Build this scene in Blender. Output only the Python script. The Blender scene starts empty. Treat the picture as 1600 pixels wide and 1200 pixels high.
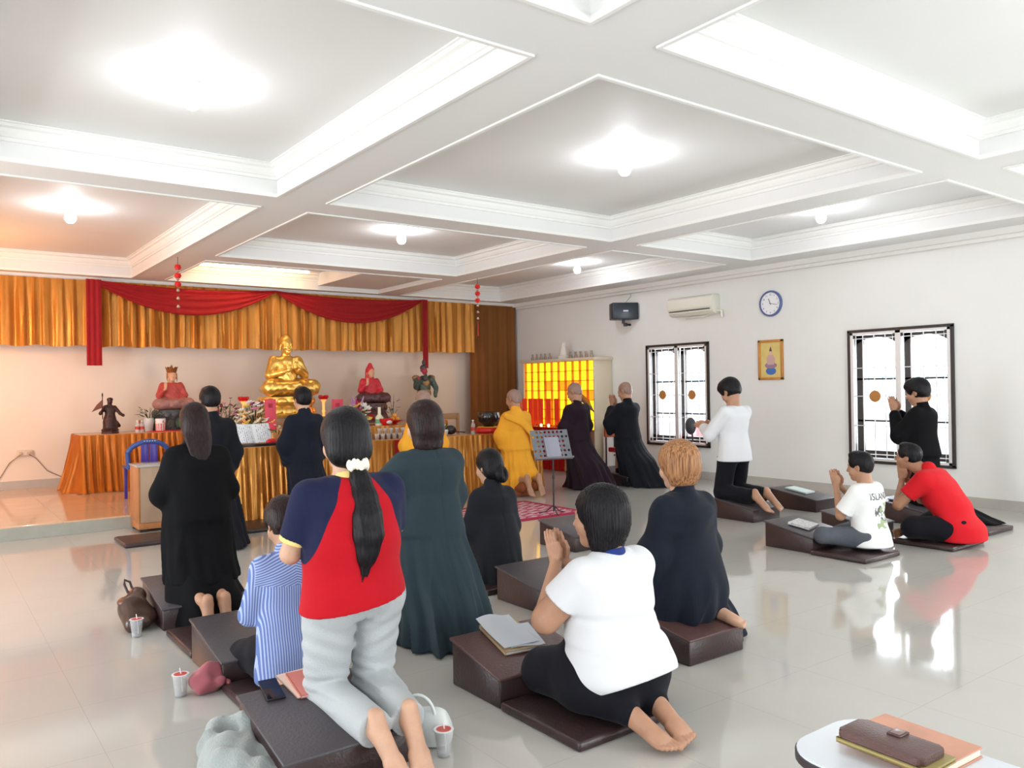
import bpy, bmesh, math, random
import numpy as np
from mathutils import Vector, Matrix
random.seed(7); rng = np.random.default_rng(7)
PI = math.pi
SC = bpy.context.scene
COL = SC.collection
# ---------------------------------------------------------------- camera, world, lights, exposure
CAM_H = 1.45
YAW, PITCH, ROLL, FPX = 0.6393, 0.0053, -0.0149, 1250.9
cam_d = bpy.data.cameras.new('camera'); cam = bpy.data.objects.new('camera', cam_d); COL.objects.link(cam)
fw = Vector((math.sin(YAW)*math.cos(PITCH), math.cos(YAW)*math.cos(PITCH), math.sin(PITCH)))
rt = Vector((math.cos(YAW), -math.sin(YAW), 0)); up = rt.cross(fw)
r2 = rt*math.cos(ROLL)+up*math.sin(ROLL); u2 = -rt*math.sin(ROLL)+up*math.cos(ROLL)
Mx = Matrix((r2, u2, -fw)).transposed().to_4x4(); Mx.translation = Vector((0, 0, CAM_H))
cam.matrix_world = Mx
cam_d.sensor_fit = 'HORIZONTAL'; cam_d.sensor_width = 36; cam_d.lens = 36*FPX/1600; cam_d.clip_start = .05
SC.camera = cam
SC.view_settings.view_transform = 'Standard'; SC.view_settings.look = 'None'
SC.view_settings.gamma = 1; SC.view_settings.use_curve_mapping = False
SC.view_settings.exposure = .36
W = bpy.data.worlds.new('world'); SC.world = W; W.use_nodes = True
wn = W.node_tree.nodes; wb = wn['Background']
wb.inputs[0].default_value = (.86, .92, 1, 1); wb.inputs[1].default_value = 3.2
SC.cycles.max_bounces = 7; SC.cycles.diffuse_bounces = 4; SC.cycles.glossy_bounces = 3
SC.cycles.transmission_bounces = 5; SC.cycles.transparent_max_bounces = 6
SC.cycles.caustics_reflective = False; SC.cycles.caustics_refractive = False
SC.cycles.use_denoising = True; SC.cycles.sample_clamp_indirect = 6
def area(name, loc, size, direction, power, col):
    l = bpy.data.lights.new(name, 'AREA'); l.shape = 'RECTANGLE'; l.size, l.size_y = size; l.energy = power; l.color = col
    o = bpy.data.objects.new(name, l); COL.objects.link(o); o.location = loc
    o.rotation_euler = Vector(direction).to_track_quat('-Z', 'Z').to_euler(); return o
# daylight entering through the real openings: doors in the rear wall, windows left and right
area('daylight_rear_door', (-.6, -2.95, 1.3), (2.6, 2.5), (0, 1, 0), 28, (.95, .98, 1))
area('daylight_rear_door', (5.2, -2.95, 1.3), (2.6, 2.5), (0, 1, 0), 130, (.95, .98, 1))
area('daylight_left_door', (-3.95, 1.5, 1.3), (2.4, 2.5), (1, 0, 0), 70, (.95, .98, 1))
area('daylight_left_door', (-3.95, 6.5, 1.3), (2.4, 2.5), (1, 0, 0), 150, (.95, .98, 1))
area('daylight_window', (9.95, 1.6, 1.3), (1.3, 1.7), (-1, 0, 0), 160, (.95, 1, .97))
area('daylight_window', (9.95, 5.1, 1.3), (1.3, 1.7), (-1, 0, 0), 50, (.93, .97, 1))
area('daylight_window', (9.95, 8.7, 1.3), (1.3, 1.7), (-1, 0, 0), 50, (.93, .97, 1))

# ---------------------------------------------------------------- materials
MATS = {}
def mat(name, col, rough=.6, metal=0, bump=0, bscale=40, var=0, vscale=8, coat=0, emis=0, ecol=None, spec=.5, sheen=0, alpha=None, trans=0, ior=1.45, stretch=None, sss=0):
    if name in MATS: return MATS[name]
    m = bpy.data.materials.new(name); m.use_nodes = True; nt = m.node_tree; b = nt.nodes['Principled BSDF']
    b.inputs['Base Color'].default_value = (*col, 1); b.inputs['Roughness'].default_value = rough; b.inputs['Metallic'].default_value = metal
    b.inputs['Specular IOR Level'].default_value = spec; b.inputs['Coat Weight'].default_value = coat; b.inputs['Coat Roughness'].default_value = .1
    b.inputs['Sheen Weight'].default_value = sheen; b.inputs['IOR'].default_value = ior; b.inputs['Transmission Weight'].default_value = trans
    if sss: b.inputs['Subsurface Weight'].default_value = sss; b.inputs['Subsurface Scale'].default_value = .02
    if alpha is not None: b.inputs['Alpha'].default_value = alpha
    if emis: b.inputs['Emission Color'].default_value = (*(ecol or col), 1); b.inputs['Emission Strength'].default_value = emis
    if bump or var:
        tc = nt.nodes.new('ShaderNodeTexCoord'); src = tc.outputs['Object']
        if stretch:
            mp = nt.nodes.new('ShaderNodeMapping'); mp.inputs['Scale'].default_value = stretch; nt.links.new(src, mp.inputs[0]); src = mp.outputs[0]
        if var:
            n = nt.nodes.new('ShaderNodeTexNoise'); n.inputs['Scale'].default_value = vscale; n.inputs['Detail'].default_value = 4
            nt.links.new(src, n.inputs['Vector'])
            mr = nt.nodes.new('ShaderNodeMapRange'); mr.inputs[1].default_value = .3; mr.inputs[2].default_value = .7
            mr.inputs[3].default_value = 1-var; mr.inputs[4].default_value = 1+var; nt.links.new(n.outputs[0], mr.inputs[0])
            mx = nt.nodes.new('ShaderNodeVectorMath'); mx.operation = 'SCALE'; mx.inputs[0].default_value = col
            nt.links.new(mr.outputs[0], mx.inputs['Scale']); nt.links.new(mx.outputs[0], b.inputs['Base Color'])
        if bump:
            n = nt.nodes.new('ShaderNodeTexNoise'); n.inputs['Scale'].default_value = bscale; n.inputs['Detail'].default_value = 3
            nt.links.new(src, n.inputs['Vector'])
            bp = nt.nodes.new('ShaderNodeBump'); bp.inputs['Strength'].default_value = bump; bp.inputs['Distance'].default_value = .02
            nt.links.new(n.outputs[0], bp.inputs['Height']); nt.links.new(bp.outputs[0], b.inputs['Normal'])
    MATS[name] = m; return m
class NT:
    """tiny helper to write node maths"""
    def __init__(s, m): s.t = m.node_tree; s.b = s.t.nodes['Principled BSDF']; s.tc = s.t.nodes.new('ShaderNodeTexCoord')
    def sep(s, out='Object'):
        n = s.t.nodes.new('ShaderNodeSeparateXYZ'); s.t.links.new(s.tc.outputs[out], n.inputs[0]); return n.outputs
    def m(s, op, a, b=0, c=0):
        n = s.t.nodes.new('ShaderNodeMath'); n.operation = op
        for i, v in enumerate((a, b, c)):
            if isinstance(v, (int, float)): n.inputs[i].default_value = v
            else: s.t.links.new(v, n.inputs[i])
        return n.outputs[0]
    def mix(s, f, a, b):
        n = s.t.nodes.new('ShaderNodeMix'); n.data_type = 'RGBA'
        if isinstance(f, (int, float)): n.inputs[0].default_value = f
        else: s.t.links.new(f, n.inputs[0])
        for i, v in ((6, a), (7, b)):
            if isinstance(v, tuple): n.inputs[i].default_value = (*v, 1)
            else: s.t.links.new(v, n.inputs[i])
        return n.outputs[2]
    def col(s, v): s.t.links.new(v, s.b.inputs['Base Color'])
    def noise(s, sc, det=3, src=None):
        n = s.t.nodes.new('ShaderNodeTexNoise'); n.inputs['Scale'].default_value = sc; n.inputs['Detail'].default_value = det
        s.t.links.new(src or s.tc.outputs['Object'], n.inputs['Vector']); return n.outputs[0]
    def bump(s, h, st=.3, dist=.01):
        n = s.t.nodes.new('ShaderNodeBump'); n.inputs['Strength'].default_value = st; n.inputs['Distance'].default_value = dist
        s.t.links.new(h, n.inputs['Height']); s.t.links.new(n.outputs[0], s.b.inputs['Normal'])

# ---------------------------------------------------------------- object helpers
def props(o, label=None, cat=None, group=None, kind=None):
    if label: o['label'] = label
    if cat: o['category'] = cat
    if group: o['group'] = group
    if kind: o['kind'] = kind
    return o
def thing(name, label, cat, loc=(0, 0, 0), rz=0, group=None):
    o = bpy.data.objects.new(name, None); COL.objects.link(o); o.location = loc; o.rotation_euler = (0, 0, rz); o.empty_display_size = .1
    return props(o, label, cat, group)
def link(name, me, m, parent=None, label=None):
    o = bpy.data.objects.new(name, me); COL.objects.link(o)
    for x in (m if isinstance(m, (list, tuple)) else [m]): me.materials.append(x)
    if parent: o.parent = parent
    if label: o['label'] = label
    return o
def clone(o, loc=None, rz=None, label=None, group=None, parent=None):
    c = o.copy(); COL.objects.link(c)
    if parent: c.parent = parent
    for ch in list(o.children): clone(ch, parent=c)
    if loc is not None: c.location = loc
    if rz is not None: c.rotation_euler = (0, 0, rz)
    if label: c['label'] = label
    if group: c['group'] = group
    return c
class B:
    """collects shapes into one bmesh"""
    def __init__(s): s.bm = bmesh.new()
    def _x(s, vs, M):
        if M is not None: bmesh.ops.transform(s.bm, matrix=M, verts=vs)
    def box(s, lo, hi, bev=0, M=None, seg=2):
        r = bmesh.ops.create_cube(s.bm, size=1); vs = r['verts']
        for v in vs: v.co = Vector([(lo[i]+hi[i])/2+v.co[i]*(hi[i]-lo[i]) for i in range(3)])
        if bev:
            es = list({e for v in vs for e in v.link_edges})
            r2_ = bmesh.ops.bevel(s.bm, geom=es, offset=bev, segments=seg, affect='EDGES', profile=.5)
            vs = list({v for f in r2_['faces'] for v in f.verts} | {v for v in vs if v.is_valid})
        s._x(vs, M); return s
    def prism(s, pts, z0, z1, M=None, bev=0):
        a = [s.bm.verts.new((p[0], p[1], z0)) for p in pts]; b = [s.bm.verts.new((p[0], p[1], z1)) for p in pts]
        n = len(pts); s.bm.faces.new(a[::-1]); s.bm.faces.new(b)
        for i in range(n): s.bm.faces.new((a[i], a[(i+1) % n], b[(i+1) % n], b[i]))
        vs = a+b
        if bev:
            es = list({e for v in vs for e in v.link_edges})
            r = bmesh.ops.bevel(s.bm, geom=es, offset=bev, segments=2, affect='EDGES', profile=.5)
            vs = list({v for f in r['faces'] for v in f.verts} | {v for v in vs if v.is_valid})
        s._x(vs, M); return s
    def tube(s, pts, r, n=10, cap=True):
        pts = [Vector(p) for p in pts]; rr = r if isinstance(r, (list, tuple)) else [r]*len(pts); rings = []
        prev = None
        for i, p in enumerate(pts):
            t = (pts[min(i+1, len(pts)-1)]-pts[max(i-1, 0)]).normalized()
            if prev is None: a = t.orthogonal().normalized()
            else: a = (prev-t*prev.dot(t)); a = a.normalized() if a.length > 1e-6 else t.orthogonal().normalized()
            prev = a; b = t.cross(a)
            rings.append([s.bm.verts.new(p+(a*math.cos(2*PI*k/n)+b*math.sin(2*PI*k/n))*rr[i]) for k in range(n)])
        for i in range(len(rings)-1):
            for k in range(n): s.bm.faces.new((rings[i][k], rings[i][(k+1) % n], rings[i+1][(k+1) % n], rings[i+1][k]))
        if cap: s.bm.faces.new(rings[0][::-1]); s.bm.faces.new(rings[-1])
        return s
    def lathe(s, prof, c=(0, 0, 0), n=24, M=None, sx=1, sy=1):
        rings = []; allv = []
        for r, z in prof:
            if r < 1e-5: rings.append([s.bm.verts.new((c[0], c[1], c[2]+z))])
            else: rings.append([s.bm.verts.new((c[0]+r*sx*math.cos(2*PI*k/n), c[1]+r*sy*math.sin(2*PI*k/n), c[2]+z)) for k in range(n)])
            allv += rings[-1]
        for i in range(len(rings)-1):
            a, b = rings[i], rings[i+1]
            for k in range(n):
                k2 = (k+1) % n
                if len(a) == 1 and len(b) == 1: continue
                if len(a) == 1: s.bm.faces.new((a[0], b[k2], b[k]))
                elif len(b) == 1: s.bm.faces.new((a[k], a[k2], b[0]))
                else: s.bm.faces.new((a[k], a[k2], b[k2], b[k]))
        if len(rings[0]) > 1: s.bm.faces.new(rings[0][::-1])
        if len(rings[-1]) > 1: s.bm.faces.new(rings[-1])
        s._x(allv, M); return s
    def ball(s, c, r, M=None, sub=2):
        q = bmesh.ops.create_icosphere(s.bm, subdivisions=sub, radius=1); rr = r if isinstance(r, (tuple, list)) else (r, r, r)
        for v in q['verts']: v.co = Vector((c[0]+v.co.x*rr[0], c[1]+v.co.y*rr[1], c[2]+v.co.z*rr[2]))
        s._x(q['verts'], M); return s
    def sheet(s, rows, thick=.004):
        """rows: list of lists of points; a cloth of real thickness"""
        g = [[s.bm.verts.new(p) for p in r] for r in rows]
        fs = [s.bm.faces.new((g[i][j], g[i][j+1], g[i+1][j+1], g[i+1][j])) for i in range(len(g)-1) for j in range(len(g[0])-1)]
        bmesh.ops.solidify(s.bm, geom=fs, thickness=thick); return s
    def done(s, name, m, parent=None, smooth=True, ang=40, label=None):
        bmesh.ops.recalc_face_normals(s.bm, faces=s.bm.faces)
        me = bpy.data.meshes.new(name); s.bm.to_mesh(me); s.bm.free()
        if smooth:
            me.polygons.foreach_set('use_smooth', [True]*len(me.polygons)); me.set_sharp_from_angle(angle=math.radians(ang))
        return link(name, me, m, parent, label)
def struct(name, b, m, parent=None, smooth=False, label=None):
    o = b.done(name, m, parent, smooth, label=label); o['kind'] = 'structure' if not parent else o.get('kind', 'structure'); return o

# ---------------------------------------------------------------- signed-distance modelling for figures
def V3(*a): return np.array(a, float)
def rotm(rx=0, ry=0, rz=0):
    from mathutils import Euler
    return np.array(Euler((rx, ry, rz)).to_matrix())
class F:  # a local frame: world = o + R @ p
    def __init__(s, o=(0, 0, 0), R=None, k=1.0): s.o = V3(*o); s.R = np.eye(3) if R is None else R; s.k = k
    def __call__(s, *p): return s.o+s.R@(V3(*p)*s.k)
class SDF:
    def __init__(s, disp=None, amp=.0): s.items = []; s.cuts = []; s.disp = disp; s.amp = amp
    def _add(s, fn, lo, hi, k, op): s.items.append((fn, V3(*lo), V3(*hi), k, op)); return s
    def rc(s, a, b, ra, rb, k=.02, op=1, flat=None):
        a, b = V3(*a), V3(*b); r = max(ra, rb); ba = b-a; L = max(ba@ba, 1e-9)
        def fn(P):
            q = P-a; t = np.clip((q@ba)/L, 0, 1); q = q-t[:, None]*ba
            if flat is not None:
                n, f = flat; c = q@n; q = q+np.outer(c*(f-1), n)
            return np.sqrt((q*q).sum(1))-(ra+t*(rb-ra))
        return s._add(fn, np.minimum(a, b)-r, np.maximum(a, b)+r, k, op)
    def chain(s, pts, rs, k=.02, op=1, flat=None):
        for i in range(len(pts)-1): s.rc(pts[i], pts[i+1], rs[i], rs[i+1], k, op, flat)
        return s
    def el(s, c, r, fr=None, R=None, k=.02, op=1):
        r = V3(*r)
        if fr is not None: c = fr(*c); r = r*fr.k; R2 = fr.R if R is None else fr.R@R
        else: c = V3(*c); R2 = np.eye(3) if R is None else R
        m = r.max()
        def fn(P):
            q = (P-c)@R2; k0 = np.sqrt(((q/r)**2).sum(1)); k1 = np.sqrt(((q/(r*r))**2).sum(1))+1e-9
            return k0*(k0-1)/k1
        return s._add(fn, c-m, c+m, k, op)
    def bx(s, c, h, rad=.01, fr=None, R=None, k=.01, op=1):
        h = V3(*h)
        if fr is not None: c = fr(*c); h = h*fr.k; R2 = fr.R if R is None else fr.R@R
        else: c = V3(*c); R2 = np.eye(3) if R is None else R
        m = np.sqrt((h*h).sum())
        def fn(P):
            q = np.abs((P-c)@R2)-(h-rad); return np.sqrt((np.maximum(q, 0)**2).sum(1))+np.minimum(q.max(1), 0)-rad
        return s._add(fn, c-m, c+m, k, op)
    def loft(s, lv, fr=None, k=.03, op=1, fold=None, pw=2.0):
        """lv: (z, cx, cy, rx, ry) levels; elliptical section; fold(theta, z) scales the radius"""
        lv = np.array(sorted(lv), float); z = lv[:, 0]; zz = np.linspace(z[0], z[-1], 60); T = []
        sl = np.gradient(lv[:, 1:], z, axis=0) if len(z) > 2 else np.zeros_like(lv[:, 1:])
        for c in range(4):
            i = np.clip(np.searchsorted(z, zz, 'right')-1, 0, len(z)-2); h = z[i+1]-z[i]; t = (zz-z[i])/h
            y0, y1 = lv[i, c+1], lv[i+1, c+1]; m0, m1 = sl[i, c]*.8, sl[i+1, c]*.8
            T.append((2*t**3-3*t**2+1)*y0+(t**3-2*t**2+t)*h*m0+(-2*t**3+3*t**2)*y1+(t**3-t**2)*h*m1)
        cx, cy, rx, ry = T; mid = (z[0]+z[-1])/2; hh = (z[-1]-z[0])/2; M = max(rx.max(), ry.max())*1.25+max(abs(cx).max(), abs(cy).max())
        fo, fR = (fr.o, fr.R) if fr is not None else (np.zeros(3), np.eye(3))
        def fn(P):
            q = (P-fo)@fR; zc = np.clip(q[:, 2], z[0], z[-1])
            x = q[:, 0]-np.interp(zc, zz, cx); y = q[:, 1]-np.interp(zc, zz, cy); a = np.interp(zc, zz, rx); b = np.interp(zc, zz, ry)
            if fold is not None:
                f = 1+fold(np.arctan2(y/b, x/a), zc); a = a*f; b = b*f
            if pw == 2: k0 = np.hypot(x/a, y/b)
            else: k0 = (np.abs(x/a)**pw+np.abs(y/b)**pw)**(1/pw)
            k1 = np.hypot(x/a**2, y/b**2)+1e-9; d = k0*(k0-1)/k1
            d = np.clip(d, -.3, None)
            dz = np.abs(q[:, 2]-mid)-hh
            w = .02; e = np.maximum(w-np.abs(d-dz), 0)/w
            return np.maximum(d, dz)+e*e*w*.25
        if fr is None: lo = (-M, -M, z[0]); hi = (M, M, z[-1])
        else:
            c = fr.o+fr.R@V3(0, 0, mid); m = math.hypot(M, hh); lo = c-m; hi = c+m
        return s._add(fn, lo, hi, k, op)
    def cut(s, p, n):  # removes the side the normal points to
        p, n = V3(*p), V3(*n); n = n/np.linalg.norm(n); s.cuts.append(lambda P: (P-p)@n); return s
    def ev(s, P, mg):
        D = np.full(len(P), .5)
        for fn, lo, hi, k, op in s.items:
            m = np.all((P > lo-mg-k) & (P < hi+mg+k), axis=1)
            if not m.any(): continue
            d = fn(P[m]); D0 = D[m]
            if op == 1:
                if k > 0: h = np.maximum(k-np.abs(D0-d), 0)/k; D[m] = np.minimum(D0, d)-h*h*k*.25
                else: D[m] = np.minimum(D0, d)
            else:
                d = -d
                if k > 0: h = np.maximum(k-np.abs(D0-d), 0)/k; D[m] = np.maximum(D0, d)+h*h*k*.25
                else: D[m] = np.maximum(D0, d)
        if s.disp is not None: D = D+s.disp(P)
        for c in s.cuts: D = np.maximum(D, c(P))
        return D
    def mesh(s, h=.008, name='m'):
        lo = np.min([i[1] for i in s.items if i[4] == 1], axis=0)-.03; hi = np.max([i[2] for i in s.items if i[4] == 1], axis=0)+.03
        c = 4; n = np.ceil((hi-lo)/(h*c)).astype(int)+1; H = h*c
        ax = [lo[i]+H*(np.arange(n[i])+.5) for i in range(3)]
        G = np.stack(np.meshgrid(*ax, indexing='ij'), -1).reshape(-1, 3)
        Dc = s.ev(G, H*1.6+.02); near = (np.abs(Dc) < H*1.25+.008).reshape(n)
        N = n*c; D = np.repeat(np.repeat(np.repeat(np.where(Dc.reshape(n) < 0, -1., 1.), c, 0), c, 1), c, 2)
        idx = np.argwhere(near); off = np.stack(np.meshgrid(*[np.arange(c)]*3, indexing='ij'), -1).reshape(-1, 3)
        for st in range(0, len(idx), 6000):
            I = (idx[st:st+6000, None]*c+off).reshape(-1, 3); P = lo+h*(I+.5)
            D[I[:, 0], I[:, 1], I[:, 2]] = s.ev(P, .03)
        return surface_nets(D, lo+h*.5, h, name)
def surface_nets(D, o, h, name):
    S = D < 0; n = D.shape
    cs = np.zeros(tuple(x-1 for x in n), np.uint8)
    offs = [(i, j, k) for i in (0, 1) for j in (0, 1) for k in (0, 1)]
    for (i, j, k) in offs: cs += S[i:n[0]-1+i, j:n[1]-1+j, k:n[2]-1+k]
    act = np.argwhere((cs > 0) & (cs < 8)); del cs
    vid = -np.ones(tuple(x-1 for x in n), np.int32); vid[act[:, 0], act[:, 1], act[:, 2]] = np.arange(len(act))
    val = {f: D[act[:, 0]+f[0], act[:, 1]+f[1], act[:, 2]+f[2]] for f in offs}
    acc = np.zeros((len(act), 3)); cnt = np.zeros(len(act))
    for a in offs:
        for ax in range(3):
            if a[ax] == 0:
                b = list(a); b[ax] = 1; b = tuple(b); va, vb = val[a], val[b]; m = (va < 0) != (vb < 0)
                t = np.where(m, va/np.where(m, va-vb, 1), 0)
                p = np.zeros((len(act), 3)); p[:] = a; p[:, ax] = t; acc[m] += p[m]; cnt[m] += 1
    V = o+h*(act+acc/np.maximum(cnt, 1)[:, None])
    Q = []
    for ax in range(3):
        u, v = (ax+1) % 3, (ax+2) % 3
        A = [slice(None)]*3; Bs = [slice(None)]*3; A[ax] = slice(0, -1); Bs[ax] = slice(1, None)
        sa, sb = S[tuple(A)], S[tuple(Bs)]; E = np.argwhere(sa != sb)
        E = E[(E[:, u] > 0) & (E[:, v] > 0) & (E[:, u] < n[u]-1) & (E[:, v] < n[v]-1)]
        if not len(E): continue
        q = []
        for du, dv in ((1, 1), (0, 1), (0, 0), (1, 0)):
            e = E.copy(); e[:, u] -= du; e[:, v] -= dv; q.append(vid[e[:, 0], e[:, 1], e[:, 2]])
        q = np.stack(q, 1); fl = ~sa[E[:, 0], E[:, 1], E[:, 2]]; q[fl] = q[fl][:, ::-1]
        Q.append(q[(q >= 0).all(1)])
    Q = np.concatenate(Q) if Q else np.zeros((0, 4), int)
    # one light relaxation pass evens out grid stepping
    for _ in range(1):
        a = np.zeros_like(V); c_ = np.zeros(len(V))
        for i in range(4):
            j = (i+1) % 4; np.add.at(a, Q[:, i], V[Q[:, j]]); np.add.at(c_, Q[:, i], 1); np.add.at(a, Q[:, j], V[Q[:, i]]); np.add.at(c_, Q[:, j], 1)
        V = V*.6+.4*a/np.maximum(c_, 1)[:, None]
    me = bpy.data.meshes.new(name); me.vertices.add(len(V)); me.vertices.foreach_set('co', V.ravel())
    me.loops.add(len(Q)*4); me.loops.foreach_set('vertex_index', Q.ravel().astype(np.int32))
    me.polygons.add(len(Q)); me.polygons.foreach_set('loop_start', np.arange(0, len(Q)*4, 4, dtype=np.int32))
    me.polygons.foreach_set('use_smooth', np.ones(len(Q), bool)); me.update(calc_edges=True); me.validate(); return me
def wr(amp, f=18, sd=0, st=(1, 1, 1)):
    """cloth wrinkles"""
    r = np.random.default_rng(sd+11); A = r.normal(size=(5, 3))*f*np.array(st); ph = r.uniform(0, 6, 5); Bm = r.normal(size=(5, 3))*f*.5
    def fn(P):
        d = np.zeros(len(P))
        for i in range(5): d += np.sin(P@A[i]+ph[i]+1.6*np.sin(P@Bm[i]+ph[4-i]))
        return d*amp/3.2
    return fn
# ================================================================ THE SETTING
XR, YB, HB, HC = 9.773, 13.15, 3.137, 3.40
XL, YF = -4.0, -3.0
# floor: polished tile
m_floor = mat('floor_tile', (.60, .585, .55), rough=.07, spec=.6, ior=1.55)
t = NT(m_floor); x, y, z = t.sep()
def joints(t, x, y, s=.6, w=.004):
    a = t.m('LESS_THAN', t.m('ABSOLUTE', t.m('SUBTRACT', t.m('FRACT', t.m('DIVIDE', x, s)), .5)), .5-w)
    b = t.m('LESS_THAN', t.m('ABSOLUTE', t.m('SUBTRACT', t.m('FRACT', t.m('DIVIDE', y, s)), .5)), .5-w)
    return t.m('MULTIPLY', a, b)
cl = t.mix(t.noise(1.5, 5), (.50, .48, .44), (.555, .54, .50)); t.col(t.mix(joints(t, x, y, .6, .0025), (.44, .42, .39), cl))
t.t.links.new(t.m('MULTIPLY_ADD', t.noise(3, 3), .06, .035), t.b.inputs['Roughness'])
m_plat = mat('platform_tile_warm_glow', (.62, .46, .34), rough=.09, spec=.6, ior=1.55)  # floor tile with the warm altar glow worked into its colour
t = NT(m_plat); x, y, z = t.sep(); cl = t.mix(t.noise(2.5, 5), (.62, .40, .24), (.72, .50, .33)); t.col(t.mix(joints(t, x, y, .6, .003), (.42, .28, .17), cl))
m_wall = mat('wall_paint', (.80, .80, .775), rough=.55, var=.015, vscale=2, bump=.04, bscale=8)
m_altwall = mat('altar_wall_warm_glow', (.85, .73, .61), rough=.6, var=.02, vscale=1.5)  # the warm glow around the altar is put into this wall's colour
m_ceil = mat('ceiling_paint', (.79, .79, .775), rough=.65, var=.012, vscale=1.5)
m_trim = mat('moulding_paint', (.84, .84, .81), rough=.5)
m_base = mat('baseboard_tile', (.50, .48, .44), rough=.2, var=.04)
struct('floor', B().box((XL-.2, YF-2, -.2), (XR+.2, YB+.2, 0)), m_floor)
struct('trim_1', B().box((XL, 9.43, 0), (7.5, YB, .14), .004), [m_plat], label=None)   # altar platform
PLAT = .14
struct('trim_8', B().box((XL, 9.418, 0), (7.5, 9.43, .125), .002), mat('step_riser_tile', (.36, .36, .31), rough=.2, var=.05))
def wall_grid(b, axis, at, th, lo, hi, z0, z1, holes):
    """wall with rectangular holes (a0,a1,z0,z1) built of blocks"""
    cuts = sorted({lo, hi, *[h[0] for h in holes], *[h[1] for h in holes]})
    for a, c in zip(cuts[:-1], cuts[1:]):
        hs = sorted([h for h in holes if h[0] <= a and h[1] >= c], key=lambda h: h[2]); zc = z0
        for h in hs+[(0, 0, z1, z1)]:
            if h[2] > zc+1e-4:
                if axis == 'x': b.box((at, a, zc), (at+th, c, h[2]))
                else: b.box((a, at, zc), (c, at+th, h[2]))
            zc = h[3]
    return b
W2 = (4.45, 5.75, .44, 2.12); W1 = (8.07, 9.35, .50, 2.11); W3 = (.95, 2.25, .44, 2.12)
def fuse(b):
    bmesh.ops.remove_doubles(b.bm, verts=b.bm.verts, dist=1e-4); return b
struct('wall_right', fuse(wall_grid(B(), 'x', XR, .15, YF, YB+.15, 0, 3.7, [W1, W2, W3])), m_wall)
struct('wall_back', B().box((XL, YB, 0), (XR, YB+.15, 3.7)), m_altwall)
struct('wall_left', fuse(wall_grid(B(), 'x', XL-.15, .15, YF, YB+.15, 0, 3.7, [(.2, 2.8, 0, 2.6), (5.2, 7.8, 0, 2.6)])), m_wall)
struct('wall_front', fuse(wall_grid(B(), 'y', YF-.15, .15, XL, XR, 0, 3.7, [(-1.9, .7, 0, 2.6), (3.9, 6.5, 0, 2.6)])), m_wall)
struct('baseboard_right', B().box((XR-.014, YF, 0), (XR, 10.2, .115)), m_base)
struct('baseboard_back', B().box((XL, YB-.014, PLAT), (7.5, YB, PLAT+.115)).box((7.5, YB-.014, 0), (XR, YB, .115)), m_base)
# coffered ceiling: slab, beams, cornices
ceil_b = B().box((XL, YF, HC), (XR, YB, 3.7)); struct('ceiling', ceil_b, m_ceil)
xs = [(-3.55, -.2), (.25, 2.51), (2.974, 6.462), (6.914, 9.07)]
ys = [(-2.5, -1.3), (-.85, 2.728), (3.176, 6.734), (7.18, 12.55)]
coffers = []
for i, (a, c) in enumerate(xs):
    for (d, e) in ys:
        if i == 2 and e > 12: coffers += [(a, c, d, 10.04), (a, c, 10.48, 12.55)]
        else: coffers.append((a, c, d, e))
bb = B()
X_ = sorted({XL, XR, *[v for q in xs for v in q]}); Y_ = sorted({YF, YB, 10.04, 10.48, *[v for q in ys for v in q]})
for a, c in zip(X_[:-1], X_[1:]):
    for d, e in zip(Y_[:-1], Y_[1:]):
        if not any(q[0] <= a+1e-6 and q[1] >= c-1e-6 and q[2] <= d+1e-6 and q[3] >= e-1e-6 for q in coffers):
            bb.box((a, d, HB), (c, e, HC))
fuse(bb); cf = [f for f in bb.bm.faces if not f.normal.length > 0]
struct('trim_2', bb, m_ceil)
bb = B()
prof = [(0, .045), (.022, .045), (.022, .06), (.034, .075), (.05, .085), (.05, .10)]  # (out from the side, down from slab) reversed below
def cornice(b, a, c, d, e):
    pr = [(0, .13), (.018, .13), (.018, .105), (.03, .10), (.045, .07), (.05, .045), (.075, .035), (.075, .012), (.09, .01), (.09, 0)]
    rings = []
    for o, dz in pr:
        z = HC-dz; rings.append([b.bm.verts.new(p) for p in ((a+o, d+o, z), (c-o, d+o, z), (c-o, e-o, z), (a+o, e-o, z))])
    for r0, r1 in zip(rings[:-1], rings[1:]):
        for k in range(4): b.bm.faces.new((r0[k], r0[(k+1) % 4], r1[(k+1) % 4], r1[k]))
    # lip moulding at the beam's lower edge
    pr = [(-.014, HB), (-.014, HB-.012), (.010, HB-.012), (.010, HB+.02), (0, HB+.02)]
    rings = [[b.bm.verts.new(p) for p in ((a+o, d+o, z), (c-o, d+o, z), (c-o, e-o, z), (a+o, e-o, z))] for o, z in pr]
    for r0, r1 in zip(rings[:-1], rings[1:]):
        for k in range(4): b.bm.faces.new((r0[k], r0[(k+1) % 4], r1[(k+1) % 4], r1[k]))
for q in coffers: cornice(bb, *q)
struct('trim_3', bb, m_trim)
struct('trim_4', B().box((5.35, 10.48, HB+.06), (6.462, 12.55, HC)), m_ceil)
struct('trim_5', B().box((XL, 12.83, HB-.05), (XR, 12.96, HB)), m_trim)
struct('trim_6', B().box((9.6, YF, HB-.07), (XR, 12.86, HB)).box((9.68, YF, HB-.11), (XR, 12.86, HB-.07)), m_trim)

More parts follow.
